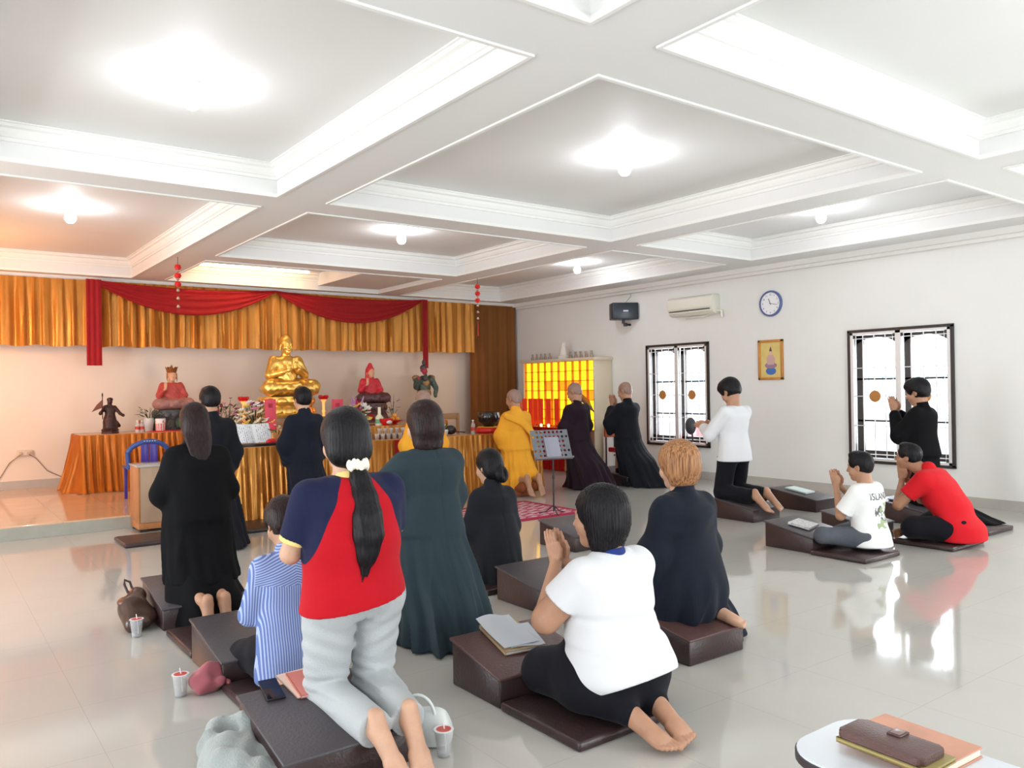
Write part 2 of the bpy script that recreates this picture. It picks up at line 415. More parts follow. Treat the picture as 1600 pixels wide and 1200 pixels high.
# ---- windows in the right wall
m_wframe = mat('window_frame_paint', (.03, .024, .022), rough=.35)
m_wwhite = mat('window_grille_paint', (.74, .74, .74), rough=.35, metal=.2)
m_disc = mat('grille_disc_wood', (.50, .22, .06), rough=.5, var=.06)
m_glass = mat('window_glass', (.97, .98, 1), rough=.0, spec=.5, alpha=.06)
def window(n, y0, y1, z0, z1):
    r = thing('window_%d' % n, None, None, (0, 0, 0)); r['kind'] = 'structure'
    f = B(); g = .05
    for (a, b_, c, d) in ((y0-.015, y1+.015, z0-.015, z0+.02), (y0-.015, y1+.015, z1-.02, z1+.015), (y0-.015, y0+.02, z0, z1), (y1-.02, y1+.015, z0, z1)):
        f.box((XR-.03, a, c), (XR+.14, b_, d))
    f.done('outer_frame', m_wframe, r, False)
    w = B(); ym = (y0+y1)/2
    for (a, b_, c, d) in ((y0+.02, y0+.06, z0+.02, z1-.02), (y1-.06, y1-.02, z0+.02, z1-.02), (ym-.035, ym+.035, z0+.02, z1-.02), (y0+.02, y1-.02, z0+.02, z0+.055), (y0+.02, y1-.02, z1-.055, z1-.02)):
        w.box((XR-.025, a, c), (XR+.012, b_, d), .003)
    w.done('inner_frame', m_wwhite, r, False)
    for (a, b_) in ((y0+.06, ym-.035), (ym+.035, y1-.06)):
        H0, H1 = z0+.055, z1-.055; s = B(); L = b_-a
        # dark casement with an arched head
        s.box((XR+.05, a, H0), (XR+.10, a+.035, H1)); s.box((XR+.05, b_-.085, H0), (XR+.10, b_, H1)); s.box((XR+.05, a, H0), (XR+.10, b_, H0+.09))
        N = 16; top = H1
        for i in range(N):
            u0, u1 = i/N, (i+1)/N; yy0, yy1 = a+L*u0, a+L*u1
            zz = lambda u: top-.03-.10*(abs(2*u-1)**2.4)
            s.prism([(0, 0), (0, 0), (0, 0), (0, 0)][:0] or [(yy0, zz(u0)), (yy1, zz(u1)), (yy1, top), (yy0, top)], 0, .05,
                    Matrix(((0, 0, 1, XR+.05), (1, 0, 0, 0), (0, 1, 0, 0), (0, 0, 0, 1))))
        for zb in (H0+(H1-H0)*.30, H0+(H1-H0)*.64): s.box((XR+.05, a, zb-.012), (XR+.10, b_, zb+.012))
        c = s.done('casement', m_wframe, r, False)
        B().box((XR+.072, a+.03, H0+.08), (XR+.078, b_-.08, H1-.04)).done('pane', m_glass, c, False)
        q = B(); 
        for k in range(1, 4): q.tube([(XR-.012, a+L*(k-.12)/3.75, H0), (XR-.012, a+L*(k-.12)/3.75, H1)], .0065, 8)
        q.tube([(XR-.012, a+.035, H0), (XR-.012, a+.035, H1)], .0045, 6); q.tube([(XR-.012, b_-.035, H0), (XR-.012, b_-.035, H1)], .0045, 6)
        for zb in (H0+.045, H0+(H1-H0)*.26, H0+(H1-H0)*.50, H0+(H1-H0)*.73, H1-.045): q.tube([(XR-.012, a-.03, zb), (XR-.012, b_+.03, zb)], .0055, 8)
        gr = q.done('grille', m_wwhite, r)
        bl = B()
        for yy in (a+.0, b_-.02):
            for zb in (H0+.02, H1-.02): bl.tube([(XR-.02, yy+.012, zb), (XR+.0, yy+.012, zb)], .022, 14)
        bl.done('corner_knob', m_wframe, gr)
        zc = H0+(H1-H0)*.50
        B().tube([(XR-.026, (a+b_)/2-.01, zc), (XR-.016, (a+b_)/2-.01, zc)], .075, 28).done('disc', m_disc, gr)
    return r
window(1, *W1); window(2, *W2); window(3, *W3)
# what stands outside the windows
m_out = mat('outside_wall_paint', (.78, .84, .92), rough=.8, var=.1, vscale=1.5)
m_grd = mat('outside_ground_concrete', (.7, .7, .72), rough=.9, var=.1)
struct('trim_7', B().box((9.95, YF-3, -.25), (22, 22, -.05)), m_grd)
o = thing('boundary_fence', 'pale blue boundary fence with thin rails seen through the barred windows', 'fence', (12.6, 6, 0))
B().box((0, -8, -.1), (.12, 9, .95), .01).done('wall', m_out, o, False)
q = B()
for k in range(70): q.tube([(.06, -8+k*.24, .95), (.06, -8+k*.24, 1.55)], .012, 6)
q.tube([(.06, -8, 1.25), (.06, 9, 1.25)], .018, 6); q.tube([(.06, -8, 1.55), (.06, 9, 1.55)], .018, 6)
q.done('railing', mat('outside_rail_paint', (.35, .55, .75), rough=.5), o)
o = props(B().box((11.2, 8.3, -.05), (11.8, 9.6, .8), .08).box((11.25, 9.7, -.05), (11.7, 10.3, .55), .08).done('parked_motorcycle_cover', mat('outside_red_cover', (.75, .2, .22), rough=.5, bump=.3, bscale=6), None, True),
      'pinkish red covered shape outside the window behind the swivel chair', 'cover')

# ---- ceiling bulbs
m_bulb = mat('bulb_glass', (1, 1, 1), emis=115, ecol=(.93, .96, 1), rough=.3)
m_sock = mat('bulb_socket_plastic', (.8, .8, .8), rough=.4)
def bulb():
    r = thing('ceiling_bulb', 'x', 'light bulb', (0, 0, 0), group='bare bulbs in the ceiling coffers')
    B().lathe([(0, 0), (.055, 0), (.055, -.012), (.028, -.02), (.026, -.05), (0, -.05)]).done('socket', m_sock, r)
    B().lathe([(0, -.175), (.028, -.17), (.045, -.15), (.055, -.125), (.05, -.095), (.032, -.07), (.024, -.055), (.024, -.045), (0, -.045)], n=20).done('glass_bulb', m_bulb, r)
    return r
b0 = bulb()
BL = [(1.4, 5.2, 'bare lit bulb in the large coffer at the upper left'), (1.29, 9.35, 'bare lit bulb in the coffer above the left altar curtain'),
      (4.75, 8.6, 'bare lit bulb in the coffer in front of the golden seated statue'), (4.8, 4.82, 'bare lit bulb in the centre coffer with its socket showing'),
      (8.04, 5.04, 'bare lit bulb in the coffer over the two barred windows'), (8.29, 9.4, 'bare lit bulb in the far coffer near the wall speaker')]
for i, (bx_, by_, lb) in enumerate(BL):
    o = b0 if i == 0 else clone(b0); o.location = (bx_, by_, HC); o['label'] = lb
o = clone(b0, (4.72, .94, HC), label='bare lit bulb in the bright coffer at the upper right, outside the frame')
o = clone(b0, (1.4, .94, HC), label='bulb added for extra light in the unseen coffer above the camera')  # unseen bulb, added to brighten the near part of the room
o = clone(b0, (8.0, .9, HC), label='bare lit bulb nearest the right wall, outside the frame')
# warm lights added near the altar: a hidden tube and an unseen lantern
m_warm = mat('added_tube_glow', (1, .8, .55), emis=34, ecol=(1, .62, .32), rough=.4)
o = thing('added_warm_tube', 'added hidden tube warming the recess above the altar curtain', 'lamp', (4.2, 12.2, HC))
B().box((-.9, -.03, -.03), (.9, .03, 0), .004).done('housing', m_sock, o); B().tube([(-.85, 0, -.045), (.85, 0, -.045)], .016, 12).done('tube', m_warm, o)
m_wb = mat('added_lantern_paper', (1, .55, .25), emis=95, ecol=(1, .42, .14), rough=.6)
o = thing('added_lantern', 'added unseen lantern giving the orange glow over the left altar platform', 'lantern', (-.15, 11.4, HC))  # out of view, added to tint the left ceiling and platform orange
B().tube([(0, 0, 0), (0, 0, -.85)], .005, 8).done('cord', mat('added_lantern_cord', (.1, .02, .02)), o)
B().lathe([(0, -1.14), (.06, -1.13), (.13, -1.06), (.15, -.99), (.13, -.92), (.06, -.85), (0, -.84)], n=24).done('shade', m_wb, o)
# ================================================================ FIGURES
def cloth(name, col, rough=.85, sheen=.04, bump=.10, bscale=260, var=.06):
    return mat(name, col, rough=rough, spec=.18, sheen=sheen, bump=bump, bscale=bscale, var=var, vscale=5)
m_skin = mat('skin_light_brown', (.44, .235, .145), rough=.5, var=.08, vscale=14, bump=.08, bscale=120, sss=.08)
m_skin2 = mat('skin_brown', (.38, .19, .11), rough=.5, var=.08, vscale=14, bump=.08, bscale=120, sss=.06)
m_skinf = mat('skin_fair', (.56, .33, .22), rough=.5, var=.08, vscale=14, bump=.08, bscale=120, sss=.08)
m_shave = mat('shaved_scalp', (.30, .19, .15), rough=.45, var=.1, vscale=30)
m_eye = mat('eye_dark', (.02, .015, .012), rough=.15)
def hairmat(name, c1, c2, rough=.42):
    m = mat(name, c1, rough=rough, spec=.22); t = NT(m)
    mp = t.t.nodes.new('ShaderNodeMapping'); mp.inputs['Scale'].default_value = (130, 130, 9); t.t.links.new(t.tc.outputs['Object'], mp.inputs[0])
    n = t.noise(1, 3, mp.outputs[0]); r = t.t.nodes.new('ShaderNodeMapRange'); r.inputs[1].default_value = .35; r.inputs[2].default_value = .65; t.t.links.new(n, r.inputs[0])
    t.col(t.mix(r.outputs[0], c1, c2)); t.bump(n, .5, .006); return m
m_black = hairmat('black_hair', (.003, .003, .004), (.011, .009, .011))
m_brownh = hairmat('dark_brown_hair', (.008, .004, .004), (.026, .011, .010))
m_blonde = hairmat('dyed_copper_hair', (.15, .060, .024), (.46, .23, .105), .4)
m_nails = mat('toe_nail', (.75, .5, .42), rough=.3)

def skeleton(pose, s, w=1.0, lean=0.0, nod=.15, turn=0.0, hands='pray', side=0.0, thr=1.0, head_fwd=0.0):
    J = {}; w_ = w
    J['s'] = s; J['w'] = w; J['pose'] = pose; J['thr'] = thr
    hz = {'up': .47, 'sit': .215, 'cross': .12}[pose]; sh = hz+.425
    ly = lambda z: lean*(z-hz)/.43
    J['pel'] = V3(0, 0, hz); J['hip'] = [V3(-.09*w, 0, hz), V3(.09*w, 0, hz)]
    if pose == 'up':
        J['kn'] = [V3(-.11, .05, .065), V3(.11, .05, .065)]; J['an'] = [V3(-.095, -.34, .075), V3(.095, -.34, .075)]
        J['ft'] = [V3(-.08, -.52, .03), V3(.08, -.52, .03)]; J['sole'] = V3(0, 0, 1)
    elif pose == 'sit':
        J['kn'] = [V3(-.14*w, .36, .085), V3(.14*w, .36, .085)]; J['an'] = [V3(-.10, -.09, .07), V3(.10, -.09, .07)]
        J['ft'] = [V3(-.06, -.27, .035), V3(.06, -.27, .035)]; J['sole'] = V3(0, 0, 1)
    else:
        J['kn'] = [V3(-.30, .27, .12), V3(.30, .27, .12)]; J['an'] = [V3(.07, .36, .05), V3(-.07, .40, .06)]
        J['ft'] = [V3(.20, .30, .035), V3(-.22, .44, .04)]; J['sole'] = V3(0, -1, 0)
    J['ch'] = V3(0, ly(sh-.12), sh-.12)
    J['sh'] = [V3(-.155*w, ly(sh)-.01, sh-.034), V3(.155*w, ly(sh)-.01, sh-.034)]
    J['nk'] = V3(0, ly(sh+.02)-.005, sh+.04)
    hc = V3(0, ly(sh+.17)+.03+head_fwd, sh+.175)
    sy = ly(sh)
    if hands == 'pray':
        J['el'] = [V3(-.205*w, sy+.06, sh-.28), V3(.205*w, sy+.06, sh-.28)]; J['wr'] = [V3(-.035, sy+.23, sh-.17), V3(.035, sy+.23, sh-.17)]; J['hd'] = V3(0, .6, .8)
    elif hands == 'hid':
        J['el'] = [V3(-.20*w, sy+.02, sh-.28), V3(.20*w, sy+.02, sh-.28)]; J['wr'] = [V3(-.035, sy+.13, sh-.20), V3(.035, sy+.13, sh-.20)]; J['hd'] = V3(0, .15, 1)
    elif hands == 'high':
        J['el'] = [V3(-.20*w, sy+.12, sh-.25), V3(.20*w, sy+.12, sh-.25)]; J['wr'] = [V3(-.035, sy+.25, sh-.02), V3(.035, sy+.25, sh-.02)]; J['hd'] = V3(0, .25, .97)
    elif hands == 'knee':
        J['el'] = [V3(-.25*w, sy+.13, sh-.27), V3(.25*w, sy+.13, sh-.27)]; J['wr'] = [V3(-.04, sy+.25, sh-.04), V3(.04, sy+.25, sh-.04)]; J['hd'] = V3(0, .1, .99)
    elif hands == 'down':
        J['el'] = [V3(-.205*w, sy+.0, sh-.28), V3(.205*w, sy+.0, sh-.28)]; J['wr'] = [V3(-.13, sy+.20, sh-.24), V3(.13, sy+.20, sh-.24)]; J['hd'] = V3(0, 1, -.1)
    for k_, v in list(J.items()):
        if isinstance(v, np.ndarray) and k_ not in ('sole', 'hd'): J[k_] = v*s
        elif isinstance(v, list): J[k_] = [q*s for q in v]
    J['head'] = F(hc*s, rotm(-nod, side, turn), s*1.07); J['sh_z'] = sh*s; J['hip_z'] = hz*s
    J['ly'] = lambda z: max(lean*(z/s-hz)/.43*s, -.006)
    return J
def add_head(S, H):
    S.el((0, -.012, .03), (.073, .091, .084), H, k=.0)
    S.el((0, .030, -.035), (.056, .060, .075), H, k=.03)
    S.el((0, .058, -.092), (.028, .026, .022), H, k=.03)
    S.el((-.043, .055, -.03), (.02, .025, .025), H, k=.03); S.el((.043, .055, -.03), (.02, .025, .025), H, k=.03)
    S.rc(H(-.032, .079, .021), H(.032, .079, .021), .011, .011, k=.015)
    S.rc(H(0, .088, .008), H(0, .106, -.028), .008, .012, k=.012)
    S.el((-.012, .098, -.03), (.009, .009, .007), H, k=.008); S.el((.012, .098, -.03), (.009, .009, .007), H, k=.008)
    S.el((0, .088, -.052), (.022, .012, .006), H, k=.006); S.el((0, .086, -.064), (.019, .012, .007), H, k=.006)
    for q in (-1, 1):
        S.el((q*.030, .097, .003), (.015, .016, .009), H, k=.01, op=-1); S.el((q*.030, .076, .003), (.0125, .0125, .0125), H, k=.002)
        S.el((q*.076, -.008, -.008), (.008, .019, .031), H, R=rotm(0, 0, q*.35), k=.008); S.el((q*.083, -.002, -.006), (.006, .009, .017), H, k=.004, op=-1)
def add_hand(S, wr, d, q, s, curl=.12, gap=.0):
    """palm facing inward (towards x=0) with four unequal fingers and a thumb; d = direction of the fingers"""
    d = d/np.linalg.norm(d); n = V3(1, 0, 0); f = np.cross(d, n); f = f/np.linalg.norm(f)   # f: across the palm
    if f[1] > 0: f = -f     # towards the body
    o = V3(q*(.016+gap), 0, 0)*s; base = V3(wr[0]*.35, wr[1], wr[2])
    S.rc(wr, base+o+d*.02*s, .024*s, .022*s, k=.012)
    pc = base+o+d*.055*s; R = np.stack([n, f, d], 1)
    S.bx(pc, V3(.011, .036, .043)*s, .010*s, R=R, k=.012)
    L = [.066, .074, .070, .056]
    for i in range(4):
        b = base+o+d*(.090-.002*i)*s+f*(-.027+.018*i)*s; m_ = b+d*L[i]*.5*s+o*.1; e = b+d*L[i]*s-o*.5*curl
        S.chain([b, m_, e], [.0088*s, .0082*s, .0068*s], k=.003)
    tb = base+o+d*.03*s+f*.034*s; S.chain([tb, tb+d*.03*s+f*.012*s, tb+d*.062*s+f*.008*s], [.012*s, .0105*s, .008*s], k=.006)
def add_foot(S, an, ft, s, sole=V3(0, 0, 1), lat=V3(1, 0, 0), big=-1):
    """foot from ankle to ball with heel on the sole side and five toes"""
    d = ft-an; d = d/np.linalg.norm(d); n = sole-d*(sole@d); n = n/np.linalg.norm(n); l = np.cross(d, n)
    if l@lat < 0: l = -l
    he = an-d*.035*s+n*.028*s; ball = an+d*.15*s+n*.008*s
    S.el(he, V3(.030, .030, .030)*s, k=.02)
    S.rc(he, ball, .028*s, .026*s, k=.02); S.rc(an, ball-n*.004*s, .032*s, .022*s, k=.03)
    S.bx(ball, V3(.040, .035, .015)*s, .014*s, R=np.stack([l, d, n], 1), k=.02)
    for i, (o, L, r) in enumerate(((-.030, .066, .0135), (-.011, .060, .0105), (.005, .055, .0100), (.020, .049, .0095), (.033, .041, .009))):
        b = ball+l*(o*(1 if big < 0 else -1))*s+d*.028*s; e = ball+l*(o*(1.05 if big < 0 else -1.05))*s+d*L*s+n*.006*s
        S.rc(b, e, r*s, r*s*.92, k=.004)
def body_sdf(J, full_arm=True):
    s, w = J['s'], J['w']; S = SDF(); H = J['head']
    add_head(S, H)
    S.rc(H(0, -.022, -.05), J['nk']-V3(0, 0, .03)*s, .054*s*min(w, 1.12), .062*s, k=.02)
    z0, z1 = J['hip_z'], J['sh_z']; ly = J['ly']
    S.loft([(z0-.08*s, 0, ly(z0), .12*s*w, .09*s*w), (z0+.03*s, 0, ly(z0), .145*s*w, .095*s*w), (z0+.16*s, 0, ly(z0+.16*s), .12*s*w, .085*s*w), (z0+.33*s, 0, ly(z0+.33*s), .14*s*w, .09*s),
            (z1, 0, ly(z1), .10*s*w, .06*s), (z1+.05*s, 0, ly(z1), .05*s, .05*s)], k=.03)
    for i, q in enumerate((-1, 1)):
        aw = J.get('arm', 1)*w; S.rc(J['sh'][i], J['el'][i], .045*s*aw, .037*s*aw, k=.03*J.get('arm', 1)); S.rc(J['el'][i], J['wr'][i], .038*s*aw, .024*s, k=.01)
        add_hand(S, J['wr'][i], J['hd'], q, s)
        S.rc(J['hip'][i], J['kn'][i], .085*s*w, .055*s, k=.04); S.rc(J['kn'][i], J['an'][i], .052*s, .032*s, k=.02)
        S.chain([J['kn'][i]*.6+J['an'][i]*.4], [0]) if False else None
        S.rc(J['kn'][i]*.75+J['an'][i]*.25, J['kn'][i]*.4+J['an'][i]*.6, .050*s, .045*s, k=.03)
        add_foot(S, J['an'][i], J['ft'][i], s*J.get('foot', 1), J['sole'], V3(1, 0, 0), -q)
    return S
def strands(F_, amp=.0013, nf=52, sd=0):
    def fn(P):
        q = (P-F_.o)@F_.R/F_.k; th = np.arctan2(q[:, 1]+.01, q[:, 0]); z = q[:, 2]
        return amp*(np.sin(nf*th+2.2*np.sin(14*z+sd)+sd)+.6*np.sin(nf*1.7*th-3*np.sin(9*z)+sd*2))
    return fn
def hair_sdf(J, kind, **o):
    H = J['head']; s = J['s']; S = SDF(strands(H, sd=o.get('sd', 0), amp=o.get('amp', .0013)))
    g = o.get('g', .012)
    if kind in ('short', 'mop'):
        g = .012 if kind == 'short' else .02
        S.el((0, -.014, .034), (.073+g, .091+g, .084+g), H, k=0)
        S.el((0, .035, .105), (.05, .045, .025), H, k=.03)
        if kind == 'mop': S.el((0, .06, .07), (.062, .045, .035), H, k=.03); S.el((0, -.06, -.02), (.068, .045, .05), H, k=.03)
        else: S.el((0, -.055, -.01), (.066, .045, .055), H, k=.02)
        S.el((0, .125, -.045), (.085, .085, .105), H, k=.012, op=-1)
        for q in (-1, 1): S.el((q*.085, .012, -.03), (.028, .034, .045), H, k=.008, op=-1)
        S.bx((0, 0, -.14), (.15, .15, .075), .01, H, k=.01, op=-1)
    elif kind == 'bald': return None
    else:
        S.el((0, -.016, .034), (.073+g, .091+g, .084+g*.8), H, k=0)
        S.el((0, -.045, -.03), (.074+g*.6, .062+g*.5, .075), H, k=.04)
        S.el((0, .13, -.05), (.078, .085, .11), H, k=.012, op=-1)
        if kind == 'pony':
            S.el((0, -.055, -.045), (.078, .055, .06), H, k=.03)
            for q in (-1, 1): S.el((q*.092, .008, -.045), (.022, .03, .035), H, k=.008, op=-1)
            p0 = H(.008, -.085, -.088); tip = V3(o['tx'], o['ty'], o['tz']); n = 7; pts = []; rs = []
            for i in range(n):
                u = i/(n-1); pts.append(p0+(tip-p0)*u+V3(.012*math.sin(u*3), -.03*math.sin(u*PI)*1.2, 0)); rs.append(s*(.022+.036*math.sin(min(u*1.3, 1)*PI*.6))*(1 if u < .7 else 1-(u-.7)*2.3))
            S.chain(pts, rs, k=.035)
            for i in range(5):
                a = rng.normal(0, .012, 3); S.chain([pts[2]+a, pts[4]+a*1.6, pts[6]+a*1.5+V3(0, 0, -.02)], [.010, .009, .004], k=.01)
        if kind == 'bob':
            zb = o.get('zb', -.15); r_ = o.get('r', .088)
            S.loft([(zb, 0, -.03, r_*.86, .062), (zb+.05, 0, -.03, r_, .075), (-.04, 0, -.022, r_, .088), (.03, 0, -.016, .083, .098)], fr=H_loft(H), k=.02,
                   fold=lambda th, z: .015*np.sin(9*th+1)*np.clip(-z/.1+.4, 0, 1))
            S.bx((0, .12, -.09), (.055, .075, .14), .03, H, k=.02, op=-1)
        if kind == 'long':
            L = o.get('L', .38)
            S.loft([(-L, .01, -.075, .03, .018), (-L*.7, 0, -.08, .06, .028), (-L*.4, 0, -.07, .082, .042), (-.08, 0, -.045, .088, .07), (0, 0, -.02, .085, .09)], fr=H_loft(H), k=.02,
                   fold=lambda th, z: .03*np.sin(7*th+2)*np.clip(-z/.15, 0, 1))
            S.bx((0, .11, -.15), (.062, .09, .2), .03, H, k=.02, op=-1)
        if kind == 'bun':
            S.el((0, -.05, -.05), (.07, .05, .05), H, k=.03); S.el((0.01, -.105, -.075), (.052, .04, .062), H, k=.015)
            S.el((0.01, -.135, -.075), (.012, .012, .03), H, k=.02, op=-1)
            for q in (-1, 1): S.el((q*.09, .01, -.04), (.024, .03, .04), H, k=.008, op=-1)
    return S
def H_loft(H): return F(H.o, H.R)
def put(S, name, h, m, parent, label=None):
    return link(name, S.mesh(h, name), m, parent, label)
def eyes(J, parent):
    H = J['head']
    for q in (-1, 1): B().ball(H(q*.030, .0835, .003), .0068*J['s'], sub=2).done('eye', m_eye, parent)
def tuck(J):
    s = J['s']; J['an'] = [V3(-.08, -.22, .05)*s, V3(.08, -.22, .05)*s]; J['an'] = [V3(-.07, -.14, .06)*s, V3(.07, -.14, .06)*s]; J['ft'] = [V3(-.06, -.20, .04)*s, V3(.06, -.20, .04)*s]; J['foot'] = .8; J['arm'] = .7
def torso(S, J, z0, flare=1.0, inf=.012, fold=None, belly=0, neck=True, hipw=1.0):
    s, w = J['s'], J['w']; zs = J['sh_z']; hz = J['hip_z']; ly = J['ly']; lv = []
    def L(z, rx, ry, dy=0): lv.append((z, 0, ly(z)+dy*s, rx*s*w+inf, ry*s*(.35+.65*w)+inf))
    L(z0, .150*flare*hipw, .118*flare, -.018); 
    for f, rx, ry, dy in ((.0, .155*hipw, .120, -.018), (.10, .145*hipw, .105, -.008), (.19, .13+belly*.02, .10+belly*.03, 0), (.30, .148, .108, -.005), (.38, .155, .098, -.008)):
        if hz+f*s > z0+.02: L(hz+f*s, rx, ry, dy)
    L(zs-.01*s, .115, .07, -.008)
    if neck: L(zs+.03*s, .062, .052, 0)
    S.loft(lv, k=.03, fold=fold)
    for q in (0, 1):
        S.rc(J['nk']+V3(0, -.005, -.060)*s, J['sh'][q]+V3(.03-.06*q, 0, -.010)*s, .050*s+inf*.2, .047*s+inf*.4, k=.04)
def sleeve(S, J, i, t, r0, r1, k=.035):
    a, b = J['sh'][i], J['el'][i]; s = J['s']; e = a+(b-a)*min(t, 1); d = (b-a)/np.linalg.norm(b-a)
    if t <= 1:
        L = np.linalg.norm(e-a)
        def fn(P, a=a, d=d, L=L, r0=r0*s, r1=r1*s):
            q = P-a; u = q@d; tt = np.clip(u/L, 0, 1); q = q-(np.clip(u, 0, L+.2)[:, None])*d
            return np.maximum(np.sqrt((q*q).sum(1))-(r0+tt*(r1-r0)), u-L)
        r = max(r0, r1)*s; S._add(fn, np.minimum(a, e)-r, np.maximum(a, e)+r, k, 1)
    else:
        S.rc(a, b, r0*s, r1*s, k=k); w_ = b+(J['wr'][i]-b)*min(t-1, 1); S.rc(b, w_, r1*s, r1*s*.85, k=.02)
def pants(J, m, parent, h, ends=1.0, r=(.105, .075, .062), name='trousers', fold=.0, disp=None, top=None, cutz=None, cutn=(0, 0, 1)):
    s, w = J['s'], J['w']; S = SDF(disp if disp else wr(.004, 16, 3))
    hz = J['hip_z']; top = top if top is not None else hz+.09*s; ly = J['ly']
    S.loft([(hz-.10*s, 0, -.01*s, .135*s*w, .10*s*w), (hz-.02*s, 0, -.025*s, .165*s*w, .132*s*w), (hz+.05*s, 0, -.02*s, .155*s*w, .118*s*w), (top, 0, ly(top)-.005, .140*s*w, .098*s*w)], k=.03)
    for i in (0, 1):
        S.rc(J['hip'][i]+V3(0, -.015, -.01)*s, J['kn'][i], r[0]*s*w, r[1]*s, k=.03)
        a, b = J['kn'][i], J['kn'][i]+(J['an'][i]-J['kn'][i])*ends; d = (b-a)/np.linalg.norm(b-a); L = np.linalg.norm(b-a)
        def fn(P, a=a, d=d, L=L):
            q = P-a; u = q@d; tt = np.clip(u/L, 0, 1); q = q-(np.clip(u, 0, L+.2)[:, None])*d
            return np.maximum(np.sqrt((q*q).sum(1))-(r[1]+tt*(r[2]-r[1]))*s, u-L)
        S._add(fn, np.minimum(a, b)-.09*s, np.maximum(a, b)+.09*s, .02, 1)
        if J['pose'] == 'up': S.el(J['hip'][i]+V3(0, -.055, -.035)*s, V3(.088*w, .075*w, .085)*s, k=.03)
    if cutz: S.cut((0, 0, cutz), cutn)
    return put(S, name, h, m, parent)
def floor_cut(S, z): S.cut((0, 0, z), (0, 0, -1)); return S
def robe(J, m, parent, h, base=0.0, sd=0, skirt=None, amp=.014, wide=1.0, sleeves='hang', collar=True, name='robe', wrk=.006, nf=9, seam=False):
    s, w = J['s'], J['w']; W_ = wr(wrk, 11, sd, (1, 1, .45))
    def disp(P):
        d = W_(P)
        if seam: d = d+.006*np.exp(-(P[:, 0]/.008)**2)*(P[:, 1] < 0)
        return d
    S = SDF(disp); torso(S, J, J['hip_z']-.02, flare=1.05, inf=.028)
    z0 = J['hip_z']; ly = J['ly']
    A = amp/.2
    def fold(th, z):
        g = np.clip((z0+.10-z)/(z0+.10-base), 0, 1); return A*1.5*g*((1-2*np.abs(np.sin((nf*th+sd+1.5*np.sin(2*th+z*5))*.5))**.7)*.8+.5*np.sin((nf*2-3)*th-sd+2*z))
    if skirt is None:
        if J['pose'] == 'up': skirt = [(base, 0, -.19, .25, .34), (base+.10, 0, -.16, .235, .30), (.25, 0, -.07, .205, .195), (.42, 0, -.02, .185, .15), (.60, 0, 0, .155, .125)]
        else: skirt = [(base, 0, .03, .30, .37), (base+.10, 0, .03, .28, .35), (.22, 0, 0, .235, .23), (.32, 0, -.01, .19, .16), (.45, 0, 0, .155, .125)]
        skirt = [((z_ if i == 0 else z_*s if z_ > .15 else z_), cx*s, cy*s+(ly(z_*s) if z_*s > z0 else 0), rx*s*w*wide, ry*s) for i, (z_, cx, cy, rx, ry) in enumerate(skirt)]
    S.loft(skirt, k=.05, fold=fold)
    for i, q in enumerate((-1, 1)):
        a, e, r_ = J['sh'][i], J['el'][i], J['wr'][i]
        S.rc(a+V3(-q*.012, 0, -.012)*s, e, .060*s, .080*s, k=.06)
        if sleeves == 'hang':
            S.rc(e, e*.25+r_*.75, .088*s, .07*s, k=.03)
            lo_ = e*.5+r_*.5+V3(q*.015, -.02, -.20)*s
            S.rc(e*.7+r_*.3, lo_, .075*s, .035*s, k=.06, flat=(V3(1, 0, 0), 1.3)); S.rc(e, e+V3(0, 0, -.12)*s, .075*s, .05*s, k=.05)
        else: S.rc(e, e*.15+r_*.85, .078*s, .055*s, k=.03)
    if collar: S.rc(J['nk']+V3(0, -.012, -.045)*s, J['nk']+V3(0, -.004, .012)*s, .078*s, .064*s, k=.02)
    floor_cut(S, base+.001)
    return put(S, name, h, m, parent)
def figure(label, loc, rz=0, cat='person'): return thing('person', label, cat, loc, rz)

m_robe = cloth('black_robe_cloth', (.008, .009, .014)); m_robe2 = cloth('dark_teal_robe_cloth', (.024, .040, .048)); m_navyrobe = cloth('navy_black_robe_cloth', (.009, .012, .021))
m_purple = cloth('dark_purple_robe_cloth', (.018, .009, .016)); m_saffron = cloth('saffron_robe_cloth', (.86, .40, .035), var=.05)
m_char = cloth('charcoal_robe_cloth', (.014, .015, .020)); m_dress = cloth('black_jacket_cloth', (.003, .003, .004), sheen=.0)
m_bpants = cloth('black_trouser_cloth', (.006, .006, .010)); m_brownr = cloth('brown_under_robe_cloth', (.30, .09, .035))
m_white = cloth('white_tee_cloth', (.70, .71, .73), bump=.06, var=.01, sheen=.1); m_red = cloth('red_polo_cloth', (.60, .012, .020), bump=.15, var=.03)

# 1 -- woman in black jacket and trousers, long hair, kneeling on the left
p = figure('woman with long dark hair in a black jacket kneeling, bare soles showing', (1.46, 5.42, .20))
J = skeleton('up', .985, 1.0, nod=.28, lean=.02, hands='hid'); J['ft'] = [V3(-.055, -.50, .06), V3(.055, -.50, .06)]; J['an'] = [V3(-.05, -.365, -.05), V3(.055, -.365, -.05)]; J['ft'] = [V3(-.05, -.41, -.19), V3(.055, -.41, -.19)]; J['sole'] = V3(0, -1, .2); J['arm'] = .7
put(body_sdf(J), 'body', .008, m_skin, p); eyes(J, p)
put(hair_sdf(J, 'long', L=.36, sd=1), 'hair', .006, m_brownh, p)
robe(J, m_dress, p, .009, base=.04, sd=2, skirt=[(.04, .01, -.05, .235, .21), (.20, 0, -.03, .225, .18), (.40, 0, -.01, .215, .155), (.60, 0, 0, .19, .14), (.78, 0, 0, .17, .12)], amp=.006, sleeves='close', name='jacket', wide=1)
S = SDF(wr(.006, 9, 5)); S.loft([(-.195, .02, -.12, .27, .21), (-.10, .02, -.12, .25, .20), (.03, 0, -.08, .22, .19), (.16, 0, -.04, .20, .15)], fold=lambda th, z: .05*np.sin(6*th+1))
